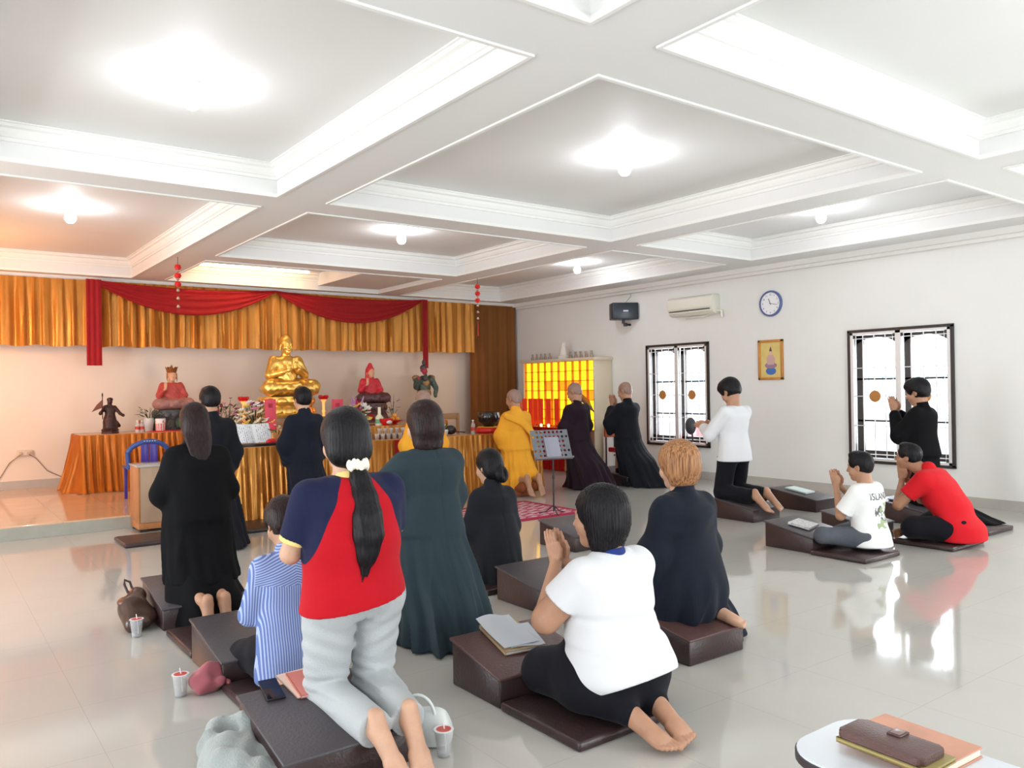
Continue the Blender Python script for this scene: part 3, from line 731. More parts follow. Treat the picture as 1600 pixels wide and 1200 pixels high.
floor_cut(S, -.195)
put(S, 'long_skirt', .009, m_dress, p)
b = B().box((.055, .5, 0), (.085, .53, .01)); b.bm.free()

# 2 -- man in black robe behind her
p = figure('man with short dark hair in a black robe kneeling behind the long-haired woman', (2.28, 7.95, .2))
J = skeleton('up', 1.09, .98, nod=.2, hands='hid'); tuck(J); put(body_sdf(J), 'body', .010, m_skin, p); eyes(J, p)
put(hair_sdf(J, 'short', sd=2), 'hair', .007, m_black, p); robe(J, m_robe, p, .011, base=-.19, sd=4)

# 3 -- man in navy robe before the altar
p = figure('man in a long navy black robe in front of the golden seated statue', (3.46, 8.55, .2), .05)
J = skeleton('up', 1.08, .98, nod=.12, hands='down'); tuck(J); put(body_sdf(J), 'body', .010, m_skinf, p); eyes(J, p)
put(hair_sdf(J, 'short', sd=3), 'hair', .007, m_black, p); robe(J, m_navyrobe, p, .010, base=-.19, sd=5, seam=True, nf=11)
S = SDF(); S.rc(J['nk']+V3(0, -.01, -.01), J['nk']+V3(0, -.006, .022), .068, .060, k=.01); put(S, 'white_collar', .006, m_white, p)

# 4 -- person in blue striped shirt
p = figure('person in a blue striped shirt half hidden by the red-shirted woman', (1.43, 3.74, .05))
J = skeleton('sit', .93, .88, nod=.4, lean=.03); put(body_sdf(J), 'body', .008, m_skin, p); eyes(J, p)
put(hair_sdf(J, 'mop', sd=4), 'hair', .006, m_brownh, p)
m = cloth('blue_striped_shirt_cloth', (.3, .4, .75), bump=.1); t = NT(m); x, y, z = t.sep()
zz = t.m('SUBTRACT', z, .50*.98); ys_ = t.m('ADD', t.m('MULTIPLY', z, .9), t.m('MULTIPLY', t.m('ABSOLUTE', x), .35))
st_ = lambda v: t.m('GREATER_THAN', t.m('FRACT', t.m('MULTIPLY', v, 95)), .56)
yoke = t.m('MULTIPLY', t.m('GREATER_THAN', zz, 0), t.m('LESS_THAN', t.m('ABSOLUTE', x), .17))
t.col(t.mix(t.m('ADD', t.m('MULTIPLY', yoke, st_(ys_)), t.m('MULTIPLY', t.m('SUBTRACT', 1, yoke), st_(x))), (.12, .18, .42), (.38, .45, .66)))
S = SDF(wr(.006, 14, 9)); torso(S, J, .03, 1.12, inf=.030, hipw=1.1)
for i in (0, 1): sleeve(S, J, i, 1.9, .062, .056)
S.rc(J['nk']+V3(0, -.01, -.035), J['nk']+V3(0, -.004, .01), .07, .06, k=.01); floor_cut(S, .03); put(S, 'shirt', .007, m, p)
pants(J, m_bpants, p, .009, .9)

# 5 -- woman in red and navy shirt with grey sweatpants
p = figure('woman with a ponytail in red and navy shirt and grey sweatpants', (1.455, 3.10, .125), -.02)
J = skeleton('up', 1.04, 1.10, nod=.10, lean=.02, turn=-.05)
J['kn'] = [V3(-.105, .04, .085), V3(.105, .04, .085)]; J['an'] = [V3(-.075, -.37, .05), V3(.065, -.37, .05)]; J['ft'] = [V3(-.05, -.50, -.08), V3(.045, -.50, -.08)]
J['el'] = [V3(-.24, .06, .665), V3(.225, .10, .665)]
put(body_sdf(J), 'body', .005, m_skinf, p); eyes(J, p)
tip = (-.02, -.165, .60); put(hair_sdf(J, 'pony', tx=tip[0], ty=tip[1], tz=tip[2], sd=5, g=.018, amp=.001), 'hair', .0045, m_black, p)
H = J['head']; c = H(.010, -.100, -.093); b = B(); m_scr = mat('cream_scrunchie', (.86, .80, .68), rough=.7, bump=.3, bscale=60)
for k in range(16):
    a = 2*PI*k/16; a2 = 2*PI*(k+.5)/16; b.ball(c+V3(.037*math.cos(a), .033*math.sin(a), .006*math.sin(5*a)), (.0125, .0125, .024), sub=2)
b.done('scrunchie', m_scr, p)
m = cloth('red_navy_raglan_cloth', (.55, .01, .02), bump=.12, var=.02); t = NT(m); x, y, z = t.sep(); ax = t.m('ABSOLUTE', x)
zt = J['sh_z']+.045
line = t.m('ADD', .052, t.m('MULTIPLY', t.m('POWER', t.m('MAXIMUM', t.m('SUBTRACT', zt, z), 0), .72), .335))
t.col(t.mix(t.m('GREATER_THAN', ax, line), (.45, .006, .014), (.012, .015, .048)))
S = SDF(wr(.0045, 12, 21)); torso(S, J, .42, 1.10, inf=.046, belly=.9, hipw=.98)
for i in (0, 1): sleeve(S, J, i, .74, .072, .068)
S.cut((0, 0, .455), (.14, 0, -1)); put(S, 'shirt', .006, m, p)
m_yel = cloth('yellow_trim_cloth', (.82, .60, .22), bump=.1)
for i in (0, 1):
    a, e = J['sh'][i], J['el'][i]; d = (e-a)/np.linalg.norm(e-a); q = a+(e-a)*.755; S = SDF(); S.rc(q-d*.011, q+d*.011, .0645, .0635, k=0); S.cut(q+d*.013, d); S.cut(q-d*.013, -d)
    put(S, 'cuff', .005, m_yel, p)
S = SDF(); S.rc(J['nk']+V3(0, -.006, -.035), J['nk']+V3(0, 0, .006), .088, .066, k=0); S.cut(J['nk']+V3(0, 0, .010), (0, .25, 1)); put(S, 'collar', .005, m_yel, p)
m = cloth('grey_sweatpants_cloth', (.44, .46, .47), bump=.2, bscale=120, var=.03)
Wf = wr(.0035, 12, 33)
def dsp(P):
    zk = P[:, 2]; e = np.exp(-((zk-.13)/.06)**2)*(P[:, 1] > -.2); u = np.exp(-((zk-.30)/.09)**2)
    sm = .008*np.exp(-(P[:, 0]/.009)**2)*(P[:, 1] < 0)*np.clip((zk-.25)/.1, 0, 1)*np.clip((.52-zk)/.1, 0, 1)
    ga = .0022*np.sin(P[:, 0]*170)*np.exp(-((zk-.45)/.04)**2)
    return Wf(P)+.0055*e*np.sin(zk*120+P[:, 0]*22+2*np.sin(P[:, 0]*17))+.0035*u*np.sin(zk*85-np.abs(P[:, 0])*40+1)+sm+ga
pants(J, m, p, .006, .98, (.105, .082, .066), 'sweatpants', disp=dsp, top=J['hip_z']+.06, cutz=.474, cutn=(-.14, .0, 1))

# 6 -- woman in long dark teal robe
p = figure('woman with a dark brown bob in a long dark teal robe', (2.39, 4.06, .19), .02)
J = skeleton('up', .985, 1.18, nod=.16, lean=.0, hands='hid'); J['el'] = [V3(-.29, .10, .66), V3(.22, .06, .62)]; J['head'].k *= 1.08; tuck(J); put(body_sdf(J), 'body', .008, m_skinf, p); eyes(J, p)
put(hair_sdf(J, 'bob', zb=-.165, r=.092, sd=6, g=.016), 'hair', .005, m_brownh, p)
s = 1
robe(J, m_robe2, p, .0075, base=-.19, sd=7, seam=True, nf=9, amp=.018, wrk=.009, skirt=[(-.19, .03, -.10, .27, .34), (0, .03, -.09, .255, .30), (.20, .02, -.06, .24, .22), (.42, .01, -.03, .21, .165), (.62, 0, 0, .175, .13)])

# 7 -- woman with a low bun
p = figure('woman with a low black bun in a black robe beside the teal robe', (3.44, 4.88, .05))
J = skeleton('sit', 1.0, .90, nod=.25, lean=.02, turn=.15, hands='hid'); J['an'] = [V3(-.08, -.02, .06), V3(.08, -.02, .06)]; J['ft'] = [V3(-.06, -.1, .03), V3(.06, -.1, .03)]; J['arm'] = .7; put(body_sdf(J), 'body', .008, m_skinf, p); eyes(J, p)
put(hair_sdf(J, 'bun', sd=7), 'hair', .006, m_black, p); robe(J, m_char, p, .009, base=-.045, sd=9, amp=.008, sleeves='close', seam=True, skirt=[(-.045, 0, .06, .22, .32), (.10, 0, .04, .215, .28), (.25, 0, 0, .20, .19), (.45, 0, 0, .165, .13)])

# 8 -- monks
def monk(lb, loc, rz, s, m, sd, **k):
    p = figure(lb, loc, rz); J = skeleton('up', s, 1.04, nod=k.pop('nod', .2), hands=k.pop('hands', 'hid'), turn=k.pop('turn', 0))
    if not k.pop('feet', False): tuck(J)
    else: J['an'] = [V3(-.10, -.36, .10), V3(.10, -.36, .10)]; J['ft'] = [V3(-.09, -.46, -.11), V3(.09, -.46, -.11)]; J['sole'] = V3(0, -1, .2); J['arm'] = .7; J['arm'] = .7
    sk = k.pop('skin', m_skin); put(body_sdf(J), 'body', .009, sk, p); eyes(J, p); H = J['head']
    S = SDF(); S.el((0, -.014, .034), (.0745, .0925, .0845), H, k=0); S.el((0, -.05, -.02), (.060, .045, .05), H, k=.02)
    S.el((0, .125, -.04), (.085, .085, .11), H, k=.01, op=-1)
    for q in (-1, 1): S.el((q*.085, .012, -.03), (.028, .034, .045), H, k=.008, op=-1)
    put(S, 'shaved_hair', .007, m_shave, p)
    robe(J, m, p, .0095, sd=sd, **k); return p, J
p, J = monk('monk in a saffron yellow robe kneeling with bare soles out', (6.56, 8.76, .13), 0, 1.09, m_saffron, 11, feet=True, base=-.06, amp=.02, nf=10, wrk=.006, turn=.2,
    skirt=[(-.06, .0, -.05, .27, .20), (.05, .0, -.06, .28, .24), (.25, 0, -.05, .25, .19), (.5, 0, -.01, .205, .15), (.7, 0, 0, .18, .13)])
S = SDF(wr(.004, 10, 3)); S.loft([(-.13, 0, -.08, .22, .18), (.12, 0, -.06, .21, .17)]); S.rc((-.10, -.05, .0), (-.10, -.30, .0), .08, .07); S.rc((.10, -.05, .0), (.10, -.30, .0), .08, .07); floor_cut(S, -.128)
put(S, 'under_robe', .01, m_brownr, p)
S = SDF(wr(.004, 10, 8)); S.chain([(-.22, -.10, .95), (.0, -.16, .86), (.16, -.17, .70), (.22, -.10, .5)], [.05, .06, .055, .05], flat=(V3(.2, -.95, .2), 2.2)); put(S, 'shoulder_fold', .009, m_saffron, p)
TRAIL = lambda b: [(b, .02, -.26, .30, .46), (b+.08, .01, -.24, .28, .40), (.14, 0, -.17, .26, .32), (.32, 0, -.07, .235, .22), (.55, 0, -.01, .20, .15), (.75, 0, 0, .175, .13)]
p, J = monk('monk in a dark purple brown robe with bowed shaved head', (7.66, 8.75, .2), .12, 1.10, m_purple, 12, base=-.19, amp=.014, turn=.25, nod=.4, skirt=TRAIL(-.19))
p, J = monk('bald-headed man in a black robe with praying hands beside the swivel stool', (8.48, 8.55, .2), 0, 1.10, m_robe, 13, base=-.19, amp=.012, turn=.2, nod=.3, hands='high', skirt=TRAIL(-.19))
p, J = monk('shaven-headed monk in yellow robe mostly hidden behind the teal robed woman', (4.86, 8.3, .10), 0, 1.12, m_saffron, 14, base=-.19, amp=.012, nod=.15)

# 11 -- woman in white t-shirt
p = figure('heavyset woman in a white t-shirt sitting on her heels with praying hands', (2.46, 2.60, .05), .10)
J = skeleton('sit', 1.0, 1.42, nod=.05, lean=.02, hands='high', turn=.25)
J['sh'] = [V3(-.180, 0, .582), V3(.180, 0, .582)]; J['el'] = [V3(-.275, .13, .40), V3(.275, .13, .40)]; J['wr'] = [V3(-.06, .28, .58), V3(-.0, .28, .58)]
J['an'] = [V3(-.15, -.20, .055), V3(.01, -.22, .06)]; J['ft'] = [V3(-.15, -.40, -.02), V3(-.05, -.43, -.02)]; J['head'].k *= 1.10; J['kn'] = [V3(-.12, .26, .085), V3(.18, .26, .085)]
S = SDF(); add_head(S, J['head']); H = J['head']; S.rc(H(0, -.022, -.05), J['nk'], .06, .07, k=.02)
S.loft([(.10, 0, 0, .2, .18), (.3, 0, 0, .19, .15), (.5, 0, 0, .17, .12), (.64, 0, 0, .10, .06)], k=.03)
hd0 = V3(0, .30, .95)
for i, q in enumerate((-1, 1)):
    S.rc(J['sh'][i], J['el'][i], .078, .062, k=.03); S.rc(J['el'][i], J['wr'][i], .058, .028, k=.02)
    add_foot(S, J['an'][i], J['ft'][i], 1.18, V3(0, 0, 1), V3(1, 0, 0), -q); S.rc(J['kn'][i], J['an'][i], .055, .036, k=.02)
off = V3(-.03, 0, 0); SS = SDF()
for i, q in enumerate((-1, 1)):
    add_hand(SS, V3(q*.03, .28, .58), hd0, q, 1.0, gap=-.001)
for (fn, lo, hi, k, op) in SS.items: S._add((lambda fn: (lambda P: fn(P-off)))(fn), lo+off, hi+off, k, op)
put(S, 'body', .0042, m_skin, p); eyes(J, p)
put(hair_sdf(J, 'bob', zb=-.16, r=.098, sd=8, g=.018, amp=.002), 'hair', .0045, m_black, p)
W1_ = wr(.004, 10, 40)
def dsp(P):
    z = P[:, 2]; r = .010*np.exp(-((z-.30-.05*P[:, 0])/.016)**2)*(np.abs(P[:, 0]) > .0)+.008*np.exp(-((z-.41+.03*P[:, 0])/.018)**2); return W1_(P)+r
S = SDF(dsp); S.loft([(.09, 0, -.06, .235, .18), (.16, 0, -.06, .275, .215), (.26, 0, -.03, .265, .205), (.36, 0, 0, .235, .18), (.46, 0, 0, .23, .165), (.55, 0, -.01, .215, .135), (.62, 0, -.01, .165, .09), (.665, 0, 0, .09, .065)], k=.03)
S.rc((-.13, 0, .595), (.13, 0, .595), .065, .065, k=.06)
for i in (0, 1): sleeve(S, J, i, .58, .088, .088)
S.cut((0, -.1, .115), (0, -.42, -1)); put(S, 't_shirt', .006, m_white, p)
S = SDF(wr(.004, 9, 41)); S.loft([(.03, 0, .0, .26, .20), (.12, 0, -.02, .30, .215), (.22, 0, 0, .26, .20), (.30, 0, .04, .20, .15)], k=.03)
for i, q in enumerate((-1, 1)): S.rc((q*.14, .02, .15), (q*.15+.03, .31, .105), .145, .10, k=.05); S.rc((q*.15+.03, .31, .09), (q*.12, -.08, .075), .085, .07, k=.04); S.rc((q*.12, -.08, .085), J['an'][i]+V3(0, -.015, .005), .08, .058, k=.05)
floor_cut(S, -.03); put(S, 'trousers', .007, m_bpants, p)
b = B()
for i, q in enumerate((-1, 1)): pass
b.bm.free()
S = SDF(); S.rc(J['nk']+V3(0, -.01, -.02), J['nk']+V3(0, .0, .0), .075, .070, k=0); S.cut(J['nk']+V3(0, 0, .0), (0, .2, 1)); put(S, 'blue_neck_strap', .005, cloth('blue_strap', (.02, .04, .18)), p)

# 12 -- woman with dyed copper hair
p = figure('woman with a copper blonde bob in a black robe, one sole showing', (3.46, 3.06, .15), .03)
J = skeleton('sit', 1.04, 1.12, nod=.12, lean=.0, turn=.0, hands='hid'); J['an'] = [V3(-.10, -.12, .05), V3(.08, -.12, .05)]; J['an'][0] = V3(-.1, -.05, .05); J['ft'] = [V3(-.06, -.0, .03), V3(.10, -.30, .0)]; J['an'][0] = V3(-.1, .05, .05); J['arm'] = .7
put(body_sdf(J), 'body', .007, m_skinf, p); eyes(J, p)
put(hair_sdf(J, 'bob', zb=-.115, r=.100, sd=9, g=.024, amp=.0011), 'hair', .0045, m_blonde, p)
robe(J, m_navyrobe, p, .0075, base=-.06, sd=15, nf=8, amp=.012, wrk=.009, skirt=[(-.06, 0, .12, .27, .26), (.04, .0, .08, .275, .30), (.16, 0, .02, .27, .25), (.34, 0, -.01, .225, .175), (.48, 0, 0, .185, .14)])
S = SDF(wr(.006, 9, 44)); S.loft([(-.16, .25, .02, .20, .22), (-.02, .20, .0, .16, .17), (.14, .12, 0, .13, .14)], fold=lambda th, z: .07*np.sin(7*th)); floor_cut(S, -.162)
put(S, 'robe_hem', .008, m_navyrobe, p, 'trailing hem of the robe spread on the floor')

# 13 -- man in white sweater
p = figure('man in a white long-sleeved shirt and black trousers kneeling between the windows', (7.24, 5.66, .2), -.02)
J = skeleton('up', 1.10, 1.0, nod=.55, lean=-.02, hands='down', head_fwd=.02); J['ft'] = [V3(-.09, -.50, -.06), V3(.09, -.52, -.06)]; J['an'] = [V3(-.1, -.37, .06), V3(.1, -.37, .06)]
J['el'] = [V3(-.24, .12, .70), V3(.24, .12, .70)]; J['wr'] = [V3(-.1, .33, .78), V3(.1, .33, .78)]; J['hd'] = V3(0, 1, .2)
put(body_sdf(J), 'body', .007, m_skin, p); eyes(J, p); put(hair_sdf(J, 'mop', sd=10), 'hair', .006, m_black, p)
S = SDF(wr(.004, 10, 50)); torso(S, J, .41, 1.12, inf=.034)
for i in (0, 1): sleeve(S, J, i, 1.8, .070, .064)
S.cut((0, 0, .415), (0, 0, -1)); put(S, 'sweatshirt', .0075, m_white, p)
pants(J, m_bpants, p, .008, .95, (.100, .085, .07), cutz=.475)

# 14 -- boy in graphic t-shirt
p = figure('boy in a printed white t-shirt and faded jeans sitting cross-legged', (6.47, 3.66, .045), .05)
J = skeleton('cross', .96, 1.05, nod=.12, lean=.03, hands='high', turn=.12)
J['an'] = [V3(.03, .36, .06), V3(-.05, .38, .06)]; J['ft'] = [V3(.22, .32, .04), V3(-.24, .42, .04)]
put(body_sdf(J), 'body', .0065, m_skin, p); eyes(J, p); put(hair_sdf(J, 'short', sd=11), 'hair', .006, m_black, p)
m = cloth('white_print_tee_cloth', (.84, .85, .84), bump=.08, var=0); t = NT(m); x, y, z = t.sep()
back = t.m('LESS_THAN', y, -.03)
def rect(x0, x1, z0, z1): return t.m('MULTIPLY', t.m('MULTIPLY', t.m('GREATER_THAN', x, x0), t.m('LESS_THAN', x, x1)), t.m('MULTIPLY', t.m('GREATER_THAN', z, z0), t.m('LESS_THAN', z, z1)))
blot = t.m('GREATER_THAN', t.noise(17, 2), .50); cc = t.mix(t.m('GREATER_THAN', t.noise(9, 1), .52), (.16, .17, .16), (.38, .45, .27))
f1 = t.m('MULTIPLY', t.m('MULTIPLY', back, rect(-.085, .085, .19, .40)), blot); t.col(t.mix(f1, (.84, .85, .84), cc))
S = SDF(wr(.005, 11, 60)); torso(S, J, .03, 1.12, inf=.028)
for i in (0, 1): sleeve(S, J, i, .82, .072, .074)
floor_cut(S, .02); tee = put(S, 't_shirt', .0065, m, p)
# lettering on the back of the tee, projected onto the cloth by a shrinkwrap
def text(body, size, loc, rot, m, parent, name, ext=.0006, squeeze=1.0):
    cu = bpy.data.curves.new(name, 'FONT'); cu.body = body; cu.size = size; cu.align_x = 'CENTER'; cu.extrude = ext; cu.resolution_u = 3
    tmp = bpy.data.objects.new(name, cu); COL.objects.link(tmp); dg = bpy.context.evaluated_depsgraph_get(); me = bpy.data.meshes.new_from_object(tmp.evaluated_get(dg)); bpy.data.objects.remove(tmp)
    for v in me.vertices: v.co.x *= squeeze
    o = bpy.data.objects.new(name, me); COL.objects.link(o); me.materials.clear(); me.materials.append(m); o.location = loc; o.rotation_euler = rot
    if parent: o.parent = parent
    return o
def onto_back(o, tgt):
    """bake each letter vertex onto the cloth behind it"""
    from mathutils.bvhtree import BVHTree
    me = tgt.data; bv = BVHTree.FromPolygons([v.co.copy() for v in me.vertices], [list(q.vertices) for q in me.polygons])
    M = Matrix.Translation(o.location) @ o.rotation_euler.to_matrix().to_4x4()
    bmx = bmesh.new(); bmx.from_mesh(o.data); bmesh.ops.subdivide_edges(bmx, edges=bmx.edges, cuts=2); bmx.to_mesh(o.data); bmx.free()
    for v in o.data.vertices:
        w_ = M @ v.co; h_, _, _, _ = bv.ray_cast(Vector((w_.x, -1, w_.z)), Vector((0, 1, 0)))
        if h_: v.co = Vector((w_.x, h_.y-.0015-(v.co.z+.0006)*.5, w_.z))
        else: v.co = w_
    o.location = (0, 0, 0); o.rotation_euler = (0, 0, 0)
o = text('ISLAND', .078, (-.022, -.3, .43), (PI/2, 0, 0), mat('tee_print_ink', (.05, .05, .055), rough=.8), p, 'lettering', squeeze=.85); onto_back(o, tee)
m = cloth('faded_jeans_cloth', (.10, .11, .13), bump=.25, var=.25); pants(J, m, p, .007, .93, (.095, .072, .058), 'jeans')

# 15 -- man in red polo
p = figure('man in a red polo shirt and black trousers sitting cross-legged, hands at his chin', (7.40, 3.34, .045), .10)
J = skeleton('cross', 1.03, 1.22, nod=-.02, lean=.24, hands='knee', head_fwd=.035, turn=.1); J['el'] = [V3(-.27, .42, .30), V3(.27, .42, .30)]; J['wr'] = [V3(-.05, .47, .50), V3(.05, .47, .50)]
J['head'] = F(J['head'].o+V3(0, .02, -.03), rotm(.06, 0, .1), 1.04)
put(body_sdf(J), 'body', .0065, m_skin2, p); eyes(J, p); put(hair_sdf(J, 'short', sd=12), 'hair', .006, m_black, p)
S = SDF(wr(.004, 9, 70)); torso(S, J, .012, 1.08, inf=.038, belly=1.2, hipw=1.05)
S.loft([(.30, 0, .07, .15, .11), (.40, 0, .12, .180, .125), (.50, 0, .18, .175, .11), (.57, 0, .22, .12, .08)], k=.08); S.rc((-.13, .20, .52), (.13, .20, .52), .075, .075, k=.08)
for i in (0, 1): sleeve(S, J, i, .62, .080, .078)
S.rc(J['nk']+V3(0, -.01, -.04), J['nk']+V3(0, .006, .012), .082, .07, k=.01); floor_cut(S, .01); put(S, 'polo_shirt', .0065, m_red, p)
J['w'] = 1.02; pants(J, m_bpants, p, .008, .9, (.115, .095, .065))

# 16 -- young man in black robe by the window
p = figure('young man in a black robe kneeling in front of the right window', (8.48, 4.20, .2), .02)
J = skeleton('up', 1.07, 1.0, nod=.25, hands='high', lean=.0, turn=.05); tuck(J); put(body_sdf(J), 'body', .007, m_skin, p); eyes(J, p)
put(hair_sdf(J, 'mop', sd=13), 'hair', .006, m_black, p); robe(J, m_dress, p, .0085, base=-.03, sd=17, amp=.008, sleeves='close', skirt=[(-.03, 0, -.07, .21, .22), (.12, 0, -.05, .205, .19), (.35, 0, -.01, .20, .16), (.6, 0, 0, .185, .14), (.8, 0, 0, .165, .12)])
S = SDF(wr(.006, 9, 71)); S.loft([(-.155, .05, -.42, .24, .36), (-.10, .04, -.34, .20, .28), (.02, 0, -.2, .17, .18)], fold=lambda th, z: .06*np.sin(8*th)); floor_cut(S, -.157); put(S, 'robe_hem', .01, m_dress, p)
# ================================================================ FURNITURE AND THINGS
def ray(px, py): return fw+r2*((px-800)/FPX)+u2*((600-py)/FPX)
def at(px, py, x=None, y=None, z=None):
    d = ray(px, py); t_ = x/d.x if x is not None else y/d.y if y is not None else (z-CAM_H)/d.z
    return Vector((0, 0, CAM_H))+d*t_
PLAIN = {}
def pm(name, col, rough=.5, **k): return mat(name, col, rough=rough, **k)
# ---- kneelers and mats
m_vinyl = mat('dark_brown_vinyl', (.040, .022, .022), rough=.34, bump=.12, bscale=60, var=.08, vscale=3)
m_vtop = mat('charcoal_vinyl_top', (.058, .050, .056), rough=.38, bump=.15, bscale=90, var=.06, vscale=3)
m_vbr = mat('brown_vinyl_top', (.085, .042, .038), rough=.32, bump=.15, bscale=90, var=.06, vscale=3)
MYZ = Matrix(((0, 0, 1, 0), (1, 0, 0, 0), (0, 1, 0, 0), (0, 0, 0, 1)))
def kneeler(label, x0, y0, W_=.5, D=.5, rz=0, top=None, h0=.14, h1=.23):
    r = thing('kneeler', label, 'kneeler', (x0, y0, 0), rz, 'sloping vinyl kneelers')
    B().prism([(0, 0), (D, 0), (D, h1-.012), (0, h0-.012)], 0, W_, MYZ, .008).done('body', m_vinyl, r, ang=50)
    B().prism([(-.012, h0-.014), (D+.012, h1-.014), (D+.012, h1), (-.012, h0)], -.010, W_+.010, MYZ, .005).done('top_pad', top or m_vtop, r, ang=50)
    return r
def zt(y, y0, D=.5, h0=.14, h1=.23): return h0+(h1-h0)*(y-y0)/D
kneeler('brown kneeler under the woman in the black jacket', 1.19, 5.20, .50, .55)
kneeler('charcoal-topped kneeler in front of the person in the striped shirt', 1.18, 3.98, .46, .55)
kneeler('black-topped kneeler under the woman in grey sweatpants', 1.03, 2.76, .54, .50)
kneeler('brown kneeler with open white papers before the woman in white', 2.10, 2.95, .52, .40, top=m_vbr)
kneeler('grey-topped kneeler with nothing on it behind the praying hands of the woman in white', 3.19, 3.92, .50, .58)
kneeler('brown kneeler with nothing on it near the foot of the music stand', 4.62, 5.32, .55, .50)
kneeler('creased shiny brown kneeler under the woman with copper hair', 3.18, 2.78, .44, .50, top=m_vbr)
kneeler('dark kneeler with a book in front of the seated boy', 6.10, 3.96, .50, .47)
kneeler('low kneeler with a pale book on its blue-lit top behind the man in white', 8.10, 5.20, .40, .60)
kneeler('dark kneeler under the man in the white long-sleeved shirt', 7.02, 5.24, .46, .60)
kneeler('kneeler partly hidden behind the boy in the printed t-shirt', 6.98, 3.95, .44, .48)
kneeler('kneeler with a booklet under the young man at the right window', 8.10, 3.95, .44, .55)
kneeler('brown kneeler under the bald-headed man in black', 8.22, 8.30, .50, .70)
def mat_pad(label, x0, y0, W_=.52, D=.52, h=.042):
    r = props(B().box((0, 0, 0), (W_, D, h), .014, seg=3).done('floor_mat', m_vinyl), label, 'mat', 'flat vinyl floor mats'); r.location = (x0, y0, 0); return r
mat_pad('flat mat between two kneelers behind the black-jacketed woman', 1.18, 4.56, .46, .53)
mat_pad('flat mat under the person in the striped shirt', 1.17, 3.47, .48, .50)
mat_pad('flat mat under the woman in the white t-shirt', 2.09, 2.40, .52, .54)
mat_pad('flat mat under the seated boy', 6.06, 3.46, .54, .50)
mat_pad('flat mat under the man in the red polo', 7.05, 3.24, .60, .56)
mat_pad('flat mat under the robe hem of the young man at the window', 8.02, 3.36, .54, .54)
mat_pad('flat mat in front of the wooden podium', 1.55, 8.20, .50, .52)
mat_pad('flat mat at the foot of the centre gold skirted table', 2.66, 8.20, .60, .60)
mat_pad('flat mat under the woman with the low bun', 3.18, 4.60, .5, .5)

# ---- satin skirts and curtains
def satin(name, c, dark, metal=.35, rough=.36):
    m = mat(name, c, rough=rough, metal=metal, sheen=.2); t = NT(m)
    mp = t.t.nodes.new('ShaderNodeMapping'); mp.inputs['Scale'].default_value = (5, 5, 1.2); t.t.links.new(t.tc.outputs['Object'], mp.inputs[0])
    t.col(t.mix(t.noise(3, 3, mp.outputs[0]), dark, c)); t.bump(t.noise(60, 2), .1, .003); return m
m_gold = satin('gold_satin', (1.0, .49, .09), (.74, .30, .04), .30, .30)
m_orange = satin('orange_satin', (.92, .30, .02), (.66, .17, .01), .25)
m_redc = mat('red_chiffon', (.58, .010, .018), rough=.6, sheen=.3, bump=.1, bscale=30, var=.05)
m_brcur = mat('ochre_curtain_cloth', (.42, .155, .028), rough=.65, sheen=.2, var=.05, bump=.05)
def pleats(path, z0, z1, pitch, amp, name, m, parent=None, sd=0, rows=10, gather=.35, flare=0, thick=.004, hemvar=0):
    r = np.random.default_rng(sd); P = [Vector((*p, 0)) for p in path]; L = [0]
    for a, b in zip(P[:-1], P[1:]): L.append(L[-1]+(b-a).length)
    n = max(int(L[-1]/pitch*10), 8); ph = np.cumsum(r.uniform(.55, 1.45, int(L[-1]/pitch)+3)*2*PI); am = r.uniform(.5, 1.25, len(ph)); kk = r.uniform(-1, 1, len(ph)); R_ = []
    for j in range(rows+1):
        v = j/rows; row = []
        for i in range(n+1):
            u = L[-1]*i/n; k = max([q for q in range(len(L)-1) if L[q] <= u+1e-9]); t_ = min((u-L[k])/(L[k+1]-L[k]), 1); a, b = P[k], P[k+1]
            d = (b-a).normalized(); nn = Vector((d.y, -d.x, 0)); idx = u/pitch; f = np.interp(idx, range(len(ph)), ph); A = np.interp(idx, range(len(ph)), am); K = np.interp(idx, range(len(ph)), kk)
            w_ = math.sin(f+.5*K*v)+.35*math.sin(2.3*f+3*v*K); g = gather+(1-gather)*min(v*2.2, 1)
            w_ += .25*(1-v)*math.sin(5*f)
            p = a+(b-a)*t_+nn*(amp*A*g*w_+flare*v**1.6)+d*(.25*pitch*K*v)
            row.append((p.x, p.y, z1+(z0-z1)*v+(hemvar*math.sin(f*.31+1) if j == rows else 0)))
        R_.append(row)
    return B().sheet(R_, thick).done(name, m, parent, ang=80)
tag = props
tag(pleats([(-4, 12.78), (8.62, 12.78)], 2.14, 3.085, .165, .034, 'curtain_valance', m_gold, sd=3, rows=10, hemvar=.012), 'pleated gold satin valance along the top of the altar wall', 'curtain')
tag(pleats([(8.60, 12.92), (9.70, 12.92)], .02, 3.09, .20, .018, 'corner_curtain', m_brcur, sd=5, rows=6, flare=0), 'flat ochre curtain hanging in the far corner', 'curtain')
def swag(x0, x1, ztop, zl, y, name, lab, sag=.06):
    R_ = []
    for j in range(19):
        v = j/18; row = []
        for i in range(41):
            u = i/40; s_ = 4*u*(1-u); zt_ = ztop-sag*s_; zb = ztop-.03-(ztop-zl)*s_
            x = x0+(x1-x0)*u; z = zt_+(zb-zt_)*v; row.append((x, y-.018-.016*math.sin(v*PI*7)*min(1, s_*2)-.03*s_*v, z))
        R_.append(row)
    return tag(B().sheet(R_, .004).done(name, m_redc, ang=80), lab, 'drape', 'red swags over the valance')
swag(2.02, 4.68, 3.09, 2.66, 12.70, 'red_swag', 'left red swag looped across the gold valance')
swag(4.68, 7.42, 3.09, 2.64, 12.70, 'red_swag', 'right red swag looped across the gold valance')
